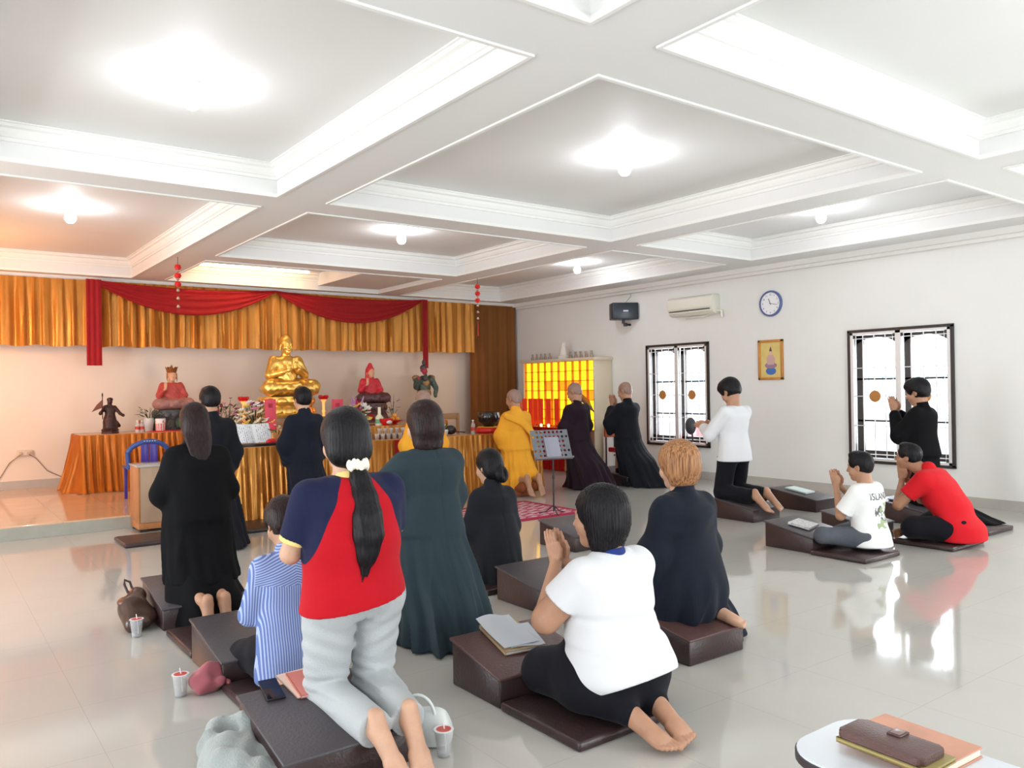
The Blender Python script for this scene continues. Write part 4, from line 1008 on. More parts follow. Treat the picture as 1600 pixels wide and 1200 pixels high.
for x0, x1, zb, lb in ((1.93, 2.13, 1.86, 'red drape tail hanging down at the left end of the swags'), (7.40, 7.52, 1.84, 'red drape tail hanging down at the right end of the swags')):
    R_ = [[(x0+(x1-x0)*i/12, 12.66-.012*math.sin(i*1.5), 3.09+(zb-3.09)*j/8) for i in range(13)] for j in range(9)]
    tag(B().sheet(R_, .005).done('red_drape_tail', m_redc, ang=80), lb, 'drape', 'red tails of the swags')

# ---- tables with skirts
m_top = mat('varnished_table_top', (.50, .24, .10), rough=.22, var=.12, vscale=4, coat=.3)
m_leg = mat('table_leg_wood', (.22, .10, .05), rough=.5)
def skirted(label, x0, x1, y0, y1, z0, z1, m, sd, flare=.06, sides=(True, True), pitch=.085, amp=.022):
    r = thing('skirted_table', label, 'table', ((x0+x1)/2, (y0+y1)/2, z0)); cx, cy = (x0+x1)/2, (y0+y1)/2; h = z1-z0
    B().box((x0-cx, y0-cy, h-.03), (x1-cx, y1-cy, h), .004).done('table_top', m_top, r)
    for qx in (x0-cx+.08, x1-cx-.08):
        for qy in (y0-cy+.08, y1-cy-.08): B().box((qx-.025, qy-.025, 0), (qx+.025, qy+.025, h-.03)).done('leg', m_leg, r, False)
    o = .012; path = [(x0-cx-o, y0-cy-o), (x1-cx+o, y0-cy-o)]
    if sides[0]: path = [(x0-cx-o, y1-cy)]+path
    if sides[1]: path = path+[(x1-cx+o, y1-cy)]
    pleats(path, .008, h-.006, pitch, amp, 'table_skirt', m, r, sd, rows=10, flare=flare, gather=.18); return r
skirted('wide altar table with an orange satin skirt along the back wall', 1.74, 7.45, 11.95, 12.72, PLAT if False else PLAT, .91, m_orange, 11, flare=.16, amp=.03, pitch=.10)
skirted('middle offering table with gold skirt in front of the golden statue', 3.3, 6.5, 10.55, 11.25, PLAT, .93, m_gold, 12, flare=.05)
skirted('front gold-skirted table carrying the open book on the left', 2.90, 5.12, 9.0, 9.40, 0, .83, m_gold, 13, flare=.05, sides=(True, False))
skirted('front gold-skirted table with the black wooden fish behind the saffron monk', 5.16, 7.30, 9.14, 9.52, 0, .82, m_gold, 14, flare=.05, sides=(False, True))

# ---- seated statues
m_goldleaf = mat('gold_leaf', (.95, .60, .14), rough=.30, metal=.75, var=.06, bump=.08, bscale=25)
m_face = mat('painted_face', (.72, .40, .24), rough=.5); m_redp = mat('red_painted_robe', (.50, .07, .055), rough=.5, var=.15, vscale=20)
m_rose = mat('dull_rose_painted_robe', (.36, .17, .15), rough=.5, var=.2, vscale=25); m_crim = mat('crimson_painted_robe', (.62, .03, .05), rough=.5, var=.12, vscale=20)
m_plum = mat('dark_plum_lacquer', (.10, .045, .05), rough=.35, var=.2, vscale=20); m_rock = mat('painted_rock_base', (.07, .07, .07), rough=.5, var=.5, vscale=30)
m_crown = mat('antique_gold_crown', (.50, .20, .06), rough=.4, metal=.3, var=.2, vscale=30)
def lotus(parent, z0, z1, r, m, n=14, name='lotus_base'):
    b = B(); h = z1-z0
    b.lathe([(0, z0), (r*.98, z0), (r*1.0, z0+h*.12), (r*.82, z0+h*.30), (r*.80, z0+h*.5), (r*.86, z0+h*.62), (r*.9, z0+h*.85), (r*.86, z1), (0, z1)], n=40, sy=.8)
    for k in range(n):
        a = 2*PI*k/n; M = Matrix.Translation((r*.86*math.cos(a), r*.70*math.sin(a), z0+h*.32)) @ Matrix.Rotation(a, 4, 'Z') @ Matrix.Rotation(-.35, 4, 'Y')
        b.ball((0, 0, 0), (r*.07, r*.21, h*.25), M)
        a += PI/n; M = Matrix.Translation((r*.86*math.cos(a), r*.70*math.sin(a), z0+h*.78)) @ Matrix.Rotation(a, 4, 'Z'); b.ball((0, 0, 0), (r*.06, r*.18, h*.17), M)
    return b.done(name, m, parent)
def seated(label, loc, s, rz, mrobe, mskin, mlap, kind, base, h=.012):
    p = thing('seated_statue', label, 'statue', loc, rz); bz = base[1]
    J = skeleton('cross', s, 1.12, nod=.02, lean=0, hands='pray'); H = F(J['head'].o+V3(0, 0, 0), rotm(0, 0, 0), s*(1.12 if kind == 'buddha' else 1.1))
    up_ = V3(0, 0, bz)
    def head(S):
        T = F(H.o+up_, H.R, H.k); add_head(S, T)
        for q in (-1, 1): S.el((q*.078, -.005, -.045), (.008, .013, .04), T, k=.008)
        S.rc(T(0, -.01, -.05), V3(0, -.01*s, J['sh_z']+bz), .05*s, .07*s, k=.02); return T
    wq = wr(.003*s, 22, 7); R_ = SDF(lambda P: wq(P)+.003*s*np.sin((P[:, 0]-P[:, 2]*.8)*85/s)*(P[:, 1] > 0)*(P[:, 0]+.35*(P[:, 2]-bz) < .16)); T0 = J['sh_z']+bz
    R_.loft([(bz+.02, 0, .02*s, .20*s, .16*s), (bz+.16*s, 0, 0, .16*s, .125*s), (bz+.34*s, 0, 0, .165*s, .115*s), (T0-.03*s, 0, 0, .17*s, .10*s), (T0+.03*s, 0, 0, .08*s, .065*s)], k=.03)
    HL = [V3(-.04, .24, .40)*s+up_, V3(.05, .24, .36)*s+up_]
    if kind != 'buddha': HL = [V3(.17, .22, .44)*s+up_, V3(-.04, .20, .16)*s+up_]
    EL = [V3(-.25, .04, .30)*s+up_, V3(.25, .04, .30)*s+up_]; SH = [q+up_ for q in J['sh']]
    if kind != 'buddha': HL = [HL[1], HL[0]]
    for i in (0, 1):
        R_.rc(SH[i], EL[i], .068*s, .066*s, k=.05); R_.rc(EL[i], EL[i]*.3+HL[i]*.7, .055*s, .042*s, k=.03)
    if kind == 'hood': T = F(H.o+up_, H.R, H.k); R_.el((0, -.02, .035), (.088, .10, .105), T, k=.02); R_.el((0, -.05, -.07), (.085, .07, .12), T, k=.05); R_.el((0, .1, -.03), (.060, .07, .095), T, k=.01, op=-1); R_.el((0, -.01, .135), (.045, .045, .06), T, k=.03)
    wl = wr(.004*s, 20, 8); Lp = SDF(lambda P: wl(P)+.0022*s*np.sin((np.abs(P[:, 0])*1.0+P[:, 2]*.6)*75/s)*(P[:, 1] > .05)); Lp.el(V3(0, .08, .11)*s+up_, V3(.40, .27, .12)*s, k=0)
    for q in (-1, 1): Lp.rc(V3(q*.08, -.02, .15)*s+up_, V3(q*.30, .20, .125)*s+up_, .125*s, .115*s, k=.06); Lp.rc(V3(q*.30, .22, .11)*s+up_, V3(-q*.05, .33, .13+.03*q)*s+up_, .085*s, .055*s, k=.02)
    K = SDF(); T = head(K)
    for i, q in enumerate((-1, 1)):
        K.rc(V3(0, -.01*s, J['sh_z']+bz-.04*s), EL[i]*.9+SH[i]*.1, .03*s, .03*s, k=.01); K.rc(EL[i]*.9+SH[i]*.1, HL[i], .03*s, .025*s, k=.01); d = V3(0, .1, .99) if (kind == 'buddha' or i == 1) else V3(.7, .7, .1); K.el(HL[i]+d*.045*s, V3(.032, .022, .045)*s, k=.01)
        for f in range(4): K.rc(HL[i]+d*.07*s+V3(-.024+.016*f, 0, 0)*s, HL[i]+(d*.135+V3(-.028+.019*f, 0, 0))*s, .0085*s, .007*s, k=.003)
    if kind == 'buddha':
        K.el((0, -.015, .100), (.042, .045, .032), T, k=.02); K.el((0, -.016, .035), (.078, .096, .088), T, k=.01)
        K.el((0, .115, -.05), (.001, .001, .001), T, k=0)
    put(R_, 'robe', h, mrobe, p); put(Lp, 'folded_legs', h, mlap, p); put(K, 'head_and_hands', h*.6, mskin, p)
    if kind == 'crown':
        b = B(); n = 30; c = T(0, -.01, .075)
        ring0 = []; ring1 = []
        for k in range(n):
            a = 2*PI*k/n; pk = .5+.5*math.cos(5*a); rr = .082*T.k; ring0.append(b.bm.verts.new((c[0]+rr*math.cos(a), c[1]+rr*1.1*math.sin(a), c[2]-.03*T.k))); r1 = .098*T.k+.02*T.k*pk; ring1.append(b.bm.verts.new((c[0]+r1*math.cos(a), c[1]+r1*1.1*math.sin(a), c[2]+(.035+.06*pk)*T.k)))
        fs = [b.bm.faces.new((ring0[k], ring0[(k+1) % n], ring1[(k+1) % n], ring1[k])) for k in range(n)]
        bmesh.ops.solidify(b.bm, geom=fs, thickness=.008); b.ball((c[0], c[1], c[2]), (.075*T.k, .085*T.k, .045*T.k)); b.lathe([(0, .04), (.014, .05), (.018, .07), (0, .10)], c, 10); b.done('crown', m_crown, p)
        b = B()
        for q in (-1, 1): b.tube([T(q*.085, 0, .04), T(q*.09, .01, -.05), T(q*.085, .03, -.12)], [.012*s, .014*s, .006*s], 8)
        b.done('crown_ribbon', m_crown, p)
    lotus(p, base[0], base[1], base[2], base[3]); return p
q = at(447, 600, y=12.33)
seated('large golden seated statue on a lotus base at the centre of the altar', (q.x, 12.33, .91), 1.13, PI, m_goldleaf, m_goldleaf, m_goldleaf, 'buddha', (.14, .46, .50, m_goldleaf))
tag(B().box((q.x-.52, 12.0, .91), (q.x+.52, 12.68, 1.05), .01).done('statue_plinth', mat('plinth_wood', (.36, .20, .10), rough=.4)), 'low wooden plinth under the large golden statue', 'plinth')
q = at(268, 600, y=12.40)
seated('seated crowned statue in a red robe left of the golden statue', (q.x, 12.40, .91), .70, PI, m_redp, m_face, m_rose, 'crown', (0, .30, .30, m_rock), .009)
q = at(578, 600, y=12.40)
seated('seated hooded statue in a crimson robe right of the golden statue', (q.x, 12.40, .91), .74, PI, m_crim, m_face, m_plum, 'hood', (0, .32, .33, m_plum), .009)
# standing warrior statue
q = at(662, 600, y=12.40); p = thing('warrior_statue', 'standing red-faced warrior statue in green armour near the right drape tail', 'statue', (q.x, 12.40, .91), PI)
m_arm = mat('green_bronze_armour', (.08, .11, .09), rough=.45, metal=.3, var=.4, vscale=30); m_tan = mat('tan_gilt_armour', (.34, .20, .09), rough=.5, metal=.2, var=.3, vscale=25); m_rface = mat('red_painted_face', (.38, .03, .06), rough=.45)
S = SDF(wr(.006, 22, 3)); S.loft([(.06, 0, 0, .14, .12), (.25, 0, 0, .13, .11), (.42, 0, 0, .11, .09), (.52, 0, 0, .125, .09), (.60, 0, 0, .13, .09), (.72, 0, 0, .12, .085), (.79, 0, 0, .05, .05)])
S.rc((-.15, 0, .74), (-.22, .05, .58), .06, .045, k=.03); S.rc((-.22, .05, .58), (-.17, .12, .42), .045, .035, k=.02); S.rc((.15, 0, .74), (.20, .08, .58), .06, .045, k=.03); S.rc((.20, .08, .58), (.20, .16, .70), .04, .032, k=.02)
put(S, 'armoured_body', .009, m_arm, p)
S = SDF(); S.loft([(.40, 0, .01, .115, .10), (.47, 0, .01, .135, .105), (.54, 0, .01, .118, .095)]); S.el((-.16, 0, .75), (.07, .06, .05), k=.01); S.el((.16, 0, .75), (.07, .06, .05), k=.01); S.el((0, .085, .66), (.07, .03, .06)); put(S, 'gilt_plates', .008, m_tan, p)
T = F((0, .01, .88), np.eye(3), .72); S = SDF(); add_head(S, T); S.el((.20, .18, .74), (.025, .02, .035)); put(S, 'red_head', .006, m_rface, p)
b = B(); b.ball(T(0, -.015, .07), (.064, .072, .055)); b.lathe([(0, .10), (.03, .11), (.034, .15), (.018, .19), (0, .20)], T.o, 12); b.ball(T(0, .1, -.16), (.03, .02, .07)); b.ball((.03, .12, .74), (.055, .03, .055)); b.done('helmet_and_beard', m_rock, p)
b = B(); b.lathe([(0, 0), (.17, 0), (.16, .05), (.12, .08), (0, .08)], n=20); b.done('base', m_plum, p)
# small bronze statue with a flag
q = at(172, 660, y=12.15); p = thing('flag_bearer_statue', 'small dark bronze statue carrying a triangular flag on the left end of the altar', 'statue', (q.x, 12.15, .91), PI)
m_brz = mat('dark_bronze', (.055, .022, .018), rough=.4, metal=.4, var=.3, vscale=30, bump=.3, bscale=40)
S = SDF(wr(.005, 30, 5)); S.loft([(.06, 0, 0, .095, .08), (.16, 0, 0, .09, .08), (.27, 0, 0, .065, .055), (.34, 0, 0, .07, .05), (.40, 0, 0, .03, .03)])
S.el((0, .01, .435), (.032, .034, .042)); S.el((0, 0, .47), (.042, .04, .025)); S.rc((.06, 0, .36), (.12, .03, .28), .028, .022); S.rc((.12, .03, .28), (.09, .08, .36), .02, .016); S.rc((-.06, 0, .36), (-.12, .04, .27), .028, .02); S.rc((-.12, .04, .27), (-.15, .08, .25), .018, .022)
S.rc((-.08, -.02, .15), (-.12, -.06, .10), .03, .02); put(S, 'figure', .006, m_brz, p)
B().lathe([(0, 0), (.115, 0), (.105, .03), (.115, .05), (.09, .075), (0, .075)], n=8).done('base', m_brz, p)
b = B(); b.tube([(.10, .05, .20), (.10, .05, .52)], .006, 8); b.ball((.10, .05, .53), (.01, .01, .03)); b.done('flag_pole', m_brz, p)
B().prism([(.10, .47), (.10, .36), (.235, .30), (.17, .40)], -.004, .004, Matrix(((1, 0, 0, 0), (0, 0, 1, .05), (0, 1, 0, 0), (0, 0, 0, 1)))).done('flag', mat('flag_copper', (.20, .06, .03), rough=.5), p, False)

# ---- flowers
def petal_mesh(n, r, up_=.4, flat=.3):
    b = B()
    for k in range(n):
        a = 2*PI*k/n; b.ball((0, 0, 0), (r*.55, r*.30, r*flat*.5), Matrix.Rotation(a, 4, 'Z') @ Matrix.Rotation(-up_, 4, 'Y') @ Matrix.Translation((r*.5, 0, 0)), sub=1)
    b.ball((0, 0, r*.1), r*.28, sub=1); bmesh.ops.recalc_face_normals(b.bm, faces=b.bm.faces); me = bpy.data.meshes.new('flower'); b.bm.to_mesh(me); b.bm.free(); me.polygons.foreach_set('use_smooth', [True]*len(me.polygons)); return me
FC = {'white': (.85, .83, .78), 'yellow': (.85, .65, .12), 'purple': (.30, .03, .12), 'pink': (.75, .25, .45), 'magenta': (.55, .01, .13), 'red': (.5, .01, .01), 'lilac': (.55, .33, .6), 'cream': (.8, .72, .5)}
FM = {k: petal_mesh(7, .045) for k in FC}
for k, me in FM.items(): me.materials.append(mat(k+'_petals', FC[k], rough=.6))
m_leaf = mat('dark_green_leaf', (.03, .075, .025), rough=.5, var=.3); m_vase = mat('white_ceramic', (.75, .72, .68), rough=.25)
def leaf(b, p0, d, L, w=.3):
    d = Vector(d).normalized(); M = Matrix.Translation(Vector(p0)) @ d.to_track_quat('X', 'Z').to_matrix().to_4x4(); b.ball((L/2, 0, 0), (L/2, L*w/2, L*.03), M, sub=1)
def bouquet(label, loc, r, h, cols, n, vase=True, sd=0, vh=.12, fs=1.0, spiky=None, leaves=22):
    p = thing('flower_arrangement', label, 'flowers', loc, 0, 'flower arrangements on the altar'); R = random.Random(sd)
    if vase: B().lathe([(0, 0), (.05, 0), (.06, vh*.3), (.075, vh*.8), (.065, vh), (0, vh*.9)], n=18).done('vase', m_vase, p)
    b = B(); ln = B()
    for k in range(n):
        a = k*2.399; u = math.sqrt((k+.5)/n); x_, y_ = r*u*math.cos(a), r*.7*u*math.sin(a); z_ = vh+h*(1-u*u)*.9+R.uniform(-.03, .03)+.03
        o = bpy.data.objects.new('flower', FM[cols[R.randrange(len(cols))]]); COL.objects.link(o); o.parent = p; o.location = (x_, y_, z_); o.rotation_euler = (R.uniform(.1, .7), 0, a+PI/2*0); sc_ = fs*R.uniform(.7, 1.15); o.scale = (sc_,)*3
        b.tube([(0, 0, vh*.8), (x_*.5, y_*.5, (z_+vh)*.5), (x_, y_, z_)], .003, 5)
    for k in range(leaves):
        a = R.uniform(0, 2*PI); e = R.uniform(-.2, 1); leaf(b, (r*.6*math.cos(a), r*.4*math.sin(a), vh+R.uniform(0, h*.7)), (math.cos(a), math.sin(a), e), R.uniform(.06, .13))
    if spiky:
        for c_, m_n, kk in spiky:
            bb_ = B()
            for k in range(kk):
                a = c_+R.uniform(-.45, .45); L_ = R.uniform(.2, .36); leaf(bb_, (0, 0, vh+h*.3), (math.cos(a), R.uniform(-.3, .3), abs(math.sin(a))+.6), L_, .16)
            bb_.done('petal_spray', mat(m_n+'_petals', FC[m_n], rough=.6), p)
    b.done('stems_and_leaves', m_leaf, p); return p
def onpx(px, y): return at(px, 600, y=y).x
bouquet('large white and yellow flower arrangement left of the golden statue', (onpx(397, 10.9), 10.9, .93), .27, .34, ['white', 'white', 'cream', 'yellow', 'white', 'pink', 'white', 'purple', 'cream', 'yellow'], 46, sd=1, vh=.05, fs=1.5)
bouquet('sparse dark purple flower sprays beside the white and yellow arrangement', (onpx(356, 11.1), 11.1, .93), .17, .30, ['purple', 'purple', 'pink'], 13, sd=2, fs=.7)
bouquet('flower arrangement with pink and magenta sprays right of the golden statue', (onpx(558, 10.95), 10.95, .93), .25, .25, ['white', 'cream', 'yellow', 'white', 'red'], 36, sd=3, vh=.05, fs=1.4, spiky=[(2.3, 'lilac', 9), (1.75, 'magenta', 9), (1.2, 'lilac', 7)])
bouquet('twiggy white blossom branch left of the crowned statue', (onpx(232, 12.30), 12.30, .91), .17, .16, ['cream', 'white'], 9, sd=4, fs=.45, vh=.19, leaves=26)
bouquet('small red flower spray behind the man in the black robe', (onpx(343, 12.2), 12.2, .91), .20, .32, ['red', 'magenta', 'cream'], 9, sd=5, fs=.6, vh=.1, spiky=[(2.2, 'magenta', 5)])
bouquet('tall thin dried flower stems beside the crimson statue', (onpx(613, 12.35), 12.35, .91), .10, .40, ['cream', 'pink'], 8, sd=6, fs=.4, vh=.08, leaves=10)
bouquet('cream flowers in a holder beside the man in the navy robe', (onpx(433, 9.25), 9.25, .83), .09, .14, ['cream', 'purple', 'white'], 9, sd=7, fs=.6, vh=.07, leaves=10)
bouquet('small white flower vase on the right front table', (onpx(692, 9.36), 9.36, .82), .05, .06, ['white', 'cream'], 5, sd=8, fs=.45, vh=.08, leaves=4)

# ---- altar objects
m_pinkred = mat('pink_red_plaque', (.66, .06, .10), rough=.5); m_red = mat('bright_red_lacquer', (.62, .012, .012), rough=.3); m_glow = mat('lit_orange_glass', (1, .35, .12), emis=1.6, ecol=(1, .22, .05), rough=.3)
def plaque(label, px, y, z0, h, w=.15):
    r = thing('red_plaque', label, 'plaque', (onpx(px, y), y, z0), 0, 'pink red plaques before the golden statue')
    B().box((-w/2, 0, .0), (w/2, .008, h), .002).done('card', m_pinkred, r); B().box((-w/2, -.03, 0), (w/2, .04, .015), .003).done('foot', m_red, r)
    B().box((-w*.18, -.004, h*.72), (w*.18, .0, h*.86)).done('mark', mat('dark_red_mark', (.40, .02, .04), rough=.6), r)
plaque('pink red plaque in front of the left side of the lotus base', 422, 10.75, .93, .42, .16); plaque('pink red plaque in front of the right side of the lotus base', 527, 10.75, .93, .40, .17)
def lamp(label, px, y):
    r = thing('lotus_lamp', label, 'lamp', (onpx(px, y), y, .91), 0, 'red lotus lamps beside the golden statue')
    b = B(); b.lathe([(0, .0), (.07, 0), (.06, .03), (.02, .05), (.018, .20), (.03, .22), (.018, .24), (.02, .36), (.045, .40), (0, .40)], n=16); b.done('stem', m_glow, r)
    b = B()
    for k in range(8): b.ball((0, 0, 0), (.05, .028, .035), Matrix.Rotation(2*PI*k/8, 4, 'Z') @ Matrix.Translation((.045, 0, .44)) @ Matrix.Rotation(-.5, 4, 'Y'), sub=1)
    b.lathe([(0, .40), (.06, .41), (.075, .45), (0, .46)], n=16); b.done('lotus_cup', m_red, r)
lamp('red lotus lamp left of the golden statue', 380, 12.1); lamp('red lotus lamp right of the golden statue', 505, 12.1)
def on(name, label, cat, px, y, z, build, group=None, rz=0):
    r = thing(name, label, cat, (onpx(px, y), y, z), rz, group); build(r); return r
def b_melon(r):
    b = B(); n = 24; b.lathe([(.001, 0), (.09, .01), (.135, .06), (.14, .10), (.12, .16), (.06, .195), (0, .2)], n=n); b.done('fruit', mat('green_melon_skin', (.05, .17, .07), rough=.35, var=.2, vscale=12), r)
    B().ball((0, 0, .21), (.03, .03, .02)).ball((-.03, -.02, .215), (.018, .018, .025)).ball((.035, 0, .215), (.018, .018, .03)).done('yellow_bow', mat('yellow_ribbon', (.8, .5, .1), rough=.5), r)
on('green_melon', 'large green melon with a yellow bow beside the crowned statue', 'melon', 293, 12.05, .925, b_melon)
def b_tin(r):
    m = mat('red_white_striped_carton', (.7, .05, .04), rough=.5); t = NT(m); x, y, z = t.sep()
    an = t.m('ARCTAN2', y, x); st = t.m('GREATER_THAN', t.m('FRACT', t.m('MULTIPLY', an, 14/(2*PI))), .5); wz = t.m('GREATER_THAN', z, .10); t.col(t.mix(t.m('MAXIMUM', t.m('MULTIPLY', wz, t.m('GREATER_THAN', t.noise(14, 1), .42)), st), (.65, .03, .03), (.85, .82, .78)))
    B().lathe([(0, 0), (.062, 0), (.07, .17), (0, .17)], n=28).done('carton', m, r)
on('striped_carton', 'red and white striped round carton on the red tray', 'carton', 250, 12.08, .925, b_tin)
tag(B().box((onpx(232, 12.05), 11.98, .911), (onpx(318, 12.05), 12.20, .924), .004).done('red_tray', m_red), 'red tray under the striped carton and the melon', 'tray')
m_clear = mat('clear_plastic', (.9, .92, .93), rough=.08, alpha=.28, spec=.6); m_label = mat('bottle_label_red', (.5, .05, .03), rough=.5); m_cap = mat('white_cap', (.8, .8, .8), rough=.4)
def b_bottle(r, h=.17, ml=m_label):
    B().lathe([(0, 0), (.03, 0), (.032, .01), (.032, h*.62), (.014, h*.84), (.013, h*.92), (0, h*.92)], n=16).done('body', m_clear, r)
    B().lathe([(.0325, h*.25), (.0328, h*.25), (.0328, h*.5), (.0325, h*.5)], n=16).done('label', ml, r); B().lathe([(0, h*.9), (.015, h*.9), (.015, h), (0, h)], n=12).done('cap', m_cap, r)
on('water_bottle', 'left of the two small water bottles beside the bronze flag bearer', 'bottle', 214, 12.05, .91, b_bottle, 'water bottles on the altar'); on('water_bottle', 'right of the two small water bottles beside the bronze flag bearer', 'bottle', 221, 12.05, .91, b_bottle, 'water bottles on the altar')
on('water_bottle', 'water bottle standing left of the black wooden fish', 'bottle', 738, 9.24, .82, lambda r: b_bottle(r, .2), 'water bottles on the altar')
on('cardboard_box', 'brown cardboard box behind the bottles on the orange-skirted table', 'box', 232, 12.45, .91, lambda r: B().box((-.12, -.08, 0), (.12, .08, .16), .003).done('carton', mat('cardboard', (.36, .16, .08), rough=.8), r))
def b_bowl(r):
    B().lathe([(0, .0), (.07, 0), (.10, .03), (.155, .08), (.165, .14), (.15, .20), (.14, .205), (.145, .14), (.09, .05), (0, .04)], n=28).done('bowl', mat('black_lacquer_bowl', (.012, .01, .012), rough=.15, coat=.5), r)
on('singing_bowl', 'large black singing bowl on a red cushion', 'bowl', 763, 9.34, .91, b_bowl)
def b_cush(r): B().lathe([(0, 0), (.17, 0), (.195, .03), (.185, .07), (.13, .09), (0, .085)], n=28).done('pad', m_red, r); B().lathe([(.15, .07), (.17, .083), (.15, .095), (.12, .09)], n=28).done('piping', mat('yellow_piping', (.8, .4, .05), rough=.5), r)
on('red_cushion', 'round red cushion under the black singing bowl', 'cushion', 763, 9.34, .82, b_cush)
def b_chair(r):
    m = mat('light_brown_wood', (.32, .16, .06), rough=.45); 
    for x_ in (-.2, .2):
        B().box((x_-.02, .18, 0), (x_+.02, .22, .95), .004).done('back_leg', m, r); B().box((x_-.02, -.2, 0), (x_+.02, -.16, .44), .004).done('front_leg', m, r)
    B().box((-.22, -.2, .42), (.22, .22, .46), .006).done('seat', m, r); B().box((-.2, .185, .86), (.2, .215, .95), .004).done('top_rail', m, r); B().box((-.2, .19, .6), (.2, .21, .64), .004).done('lower_rail', m, r)
on('wooden_chair', 'light brown wooden chair behind the right front table', 'chair', 708, 9.98, .14, b_chair)
def b_fish(r): B().ball((0, 0, .07), (.09, .07, .065)).done('bell', mat('dark_wood_lacquer', (.02, .015, .015), rough=.25), r); B().tube([(.02, -.07, .05), (.20, -.05, .03)], .008, 8).done('mallet', m_brz, r)
on('wooden_fish', 'small black wooden fish with a mallet on the right front table', 'wooden fish', 703, 9.34, .82, b_fish)
# fruit, cups and lamps on the front table
m_org = mat('orange_fruit', (.85, .38, .06), rough=.45)
def b_plate(r): B().lathe([(0, 0), (.05, 0), (.12, .03), (.125, .035), (.05, .012), (0, .012)], n=24).done('dish', m_red, r)
on('fruit_plate', 'red plate of yellow oranges right of the white bottle', 'plate', 616, 10.8, .96, b_plate)
on('plate_stand', 'small stand under the plate of oranges', 'stand', 616, 10.8, .93, lambda r: B().lathe([(0, 0), (.06, 0), (.03, .015), (.05, .03), (0, .03)], n=20).done('foot', m_red, r))
x0 = onpx(616, 10.8); fr = props(B().ball((0, 0, 0), (.036, .036, .034)).done('orange', m_org), 'orange on the red plate', 'fruit', 'oranges on the red plate')
spots = [(-.045, 0, 1.012, 'leftmost orange on the red plate'), (.045, 0, 1.012, 'rightmost orange on the red plate'), (0, .045, 1.012, 'rear orange on the red plate'), (0, .008, 1.064, 'topmost orange on the red plate')]
for i, (a, b_, c, lb) in enumerate(spots):
    o = fr if i == 0 else fr.copy(); (COL.objects.link(o) if i else None); o.location = (x0+a, 10.8+b_, c); o['label'] = lb
on('white_bottle', 'tall cream and green bottle in front of the crimson statue', 'bottle', 592, 10.72, .93, lambda r: (B().lathe([(0, 0), (.06, 0), (.06, .12), (.025, .16), (.022, .27), (0, .27)], n=20).done('body', mat('cream_glaze', (.75, .75, .55), rough=.3), r), B().lathe([(.061, .03), (.0615, .03), (.0615, .09), (.061, .09)], n=20).done('green_band', mat('green_print', (.15, .4, .25), rough=.4), r)))
m_cup = mat('glass_tumbler', (.8, .78, .75), rough=.06, alpha=.4)
cu = thing('offering_cup', 'small clear offering cup', 'cup', (0, 0, 0), 0, 'offering cups on the front table')
B().lathe([(0, 0), (.024, 0), (.032, .07), (.029, .07), (.022, .006), (0, .006)], n=14).done('glass', m_cup, cu); B().lathe([(0, .007), (.0235, .008), (.028, .045), (0, .045)], n=14).done('liquid', mat('amber_liquid', (.45, .18, .06), rough=.1, alpha=.75), cu)
pl = ['leftmost', 'second', 'third', 'fourth', 'fifth', 'rightmost']
for k in range(6):
    o = cu if k == 0 else clone(cu); o.location = (onpx(588+k*9, 9.10), 9.10, .83); o['label'] = pl[k]+' of the front row of clear offering cups left of the red cloth'
for k in range(5):
    o = clone(cu); o.location = (onpx(592+k*9, 9.24), 9.24, .89); o['label'] = pl[k if k < 4 else 5]+' of the raised rear row of clear offering cups'
tag(B().box((onpx(584, 9.24), 9.18, .83), (onpx(640, 9.24), 9.31, .889), .003).done('cup_shelf', mat('dark_shelf_wood', (.15, .07, .04), rough=.4)), 'dark step shelf under the rear row of offering cups', 'shelf')
on('incense_bowl', 'red and white incense bowl behind the offering cups', 'bowl', 603, 10.62, .93, lambda r: (B().lathe([(0, 0), (.05, 0), (.10, .06), (.10, .10), (.09, .10), (.04, .02), (0, .02)], n=24).done('bowl', m_red, r), B().ball((0, -.085, .05), (.045, .03, .03)).done('white_emblem', m_vase, r)))
def b_redcloth(r):
    B().sheet([[(x_*.09-.16+.0, -.01-.006*math.sin(x_*2.2+v), .78-v*.085) for x_ in range(5)] for v in range(7)], .004).done('cloth', m_red, r, ang=80)
    B().sheet([[(-.09+x_*.045, -.022, .80-v*.03*(1-abs(x_-2)/2.2)) for x_ in range(5)] for v in range(4)], .003).done('pink_flap', mat('pink_cloth', (.75, .2, .25), rough=.7), r)
on('red_altar_cloth', 'red cloth with a pink flap hanging over the front table edge', 'cloth', 632, 8.96, .04, b_redcloth)
# open book on its stand, front table left
q = thing('open_prayer_book', 'large open white prayer book propped up on the left front table', 'book', (onpx(398, 9.13), 9.13, .86))
m_page = mat('printed_page', (.80, .83, .86), rough=.7); t = NT(m_page); x, y, z = t.sep()
ln = t.m('MULTIPLY', t.m('GREATER_THAN', t.m('FRACT', t.m('MULTIPLY', x, 42)), .6), t.m('GREATER_THAN', t.noise(55, 1), .52)); mg = t.m('LESS_THAN', t.m('ABSOLUTE', t.m('SUBTRACT', t.m('ABSOLUTE', x), .10)), .075); t.col(t.mix(t.m('MULTIPLY', ln, mg), (.80, .83, .86), (.35, .38, .42)))
MB_ = Matrix.Rotation(.95, 4, 'X')
for q_ in (-1, 1): B().box((min(0, q_*.20), 0, 0), (max(0, q_*.20), .26, .014), .002, MB_ @ Matrix.Rotation(-q_*.06, 4, 'Y')).done('page_block', m_page, q)
tag(B().box((-.22, -.06, 0), (.22, .12, .012), .003).box((-.22, -.07, .0), (.22, -.055, .03), .003).done('book_stand', mat('black_stand_metal', (.02, .02, .02), rough=.4)), 'flat black stand under the open prayer book', 'stand').location = (onpx(400, 9.10), 9.11, .832)
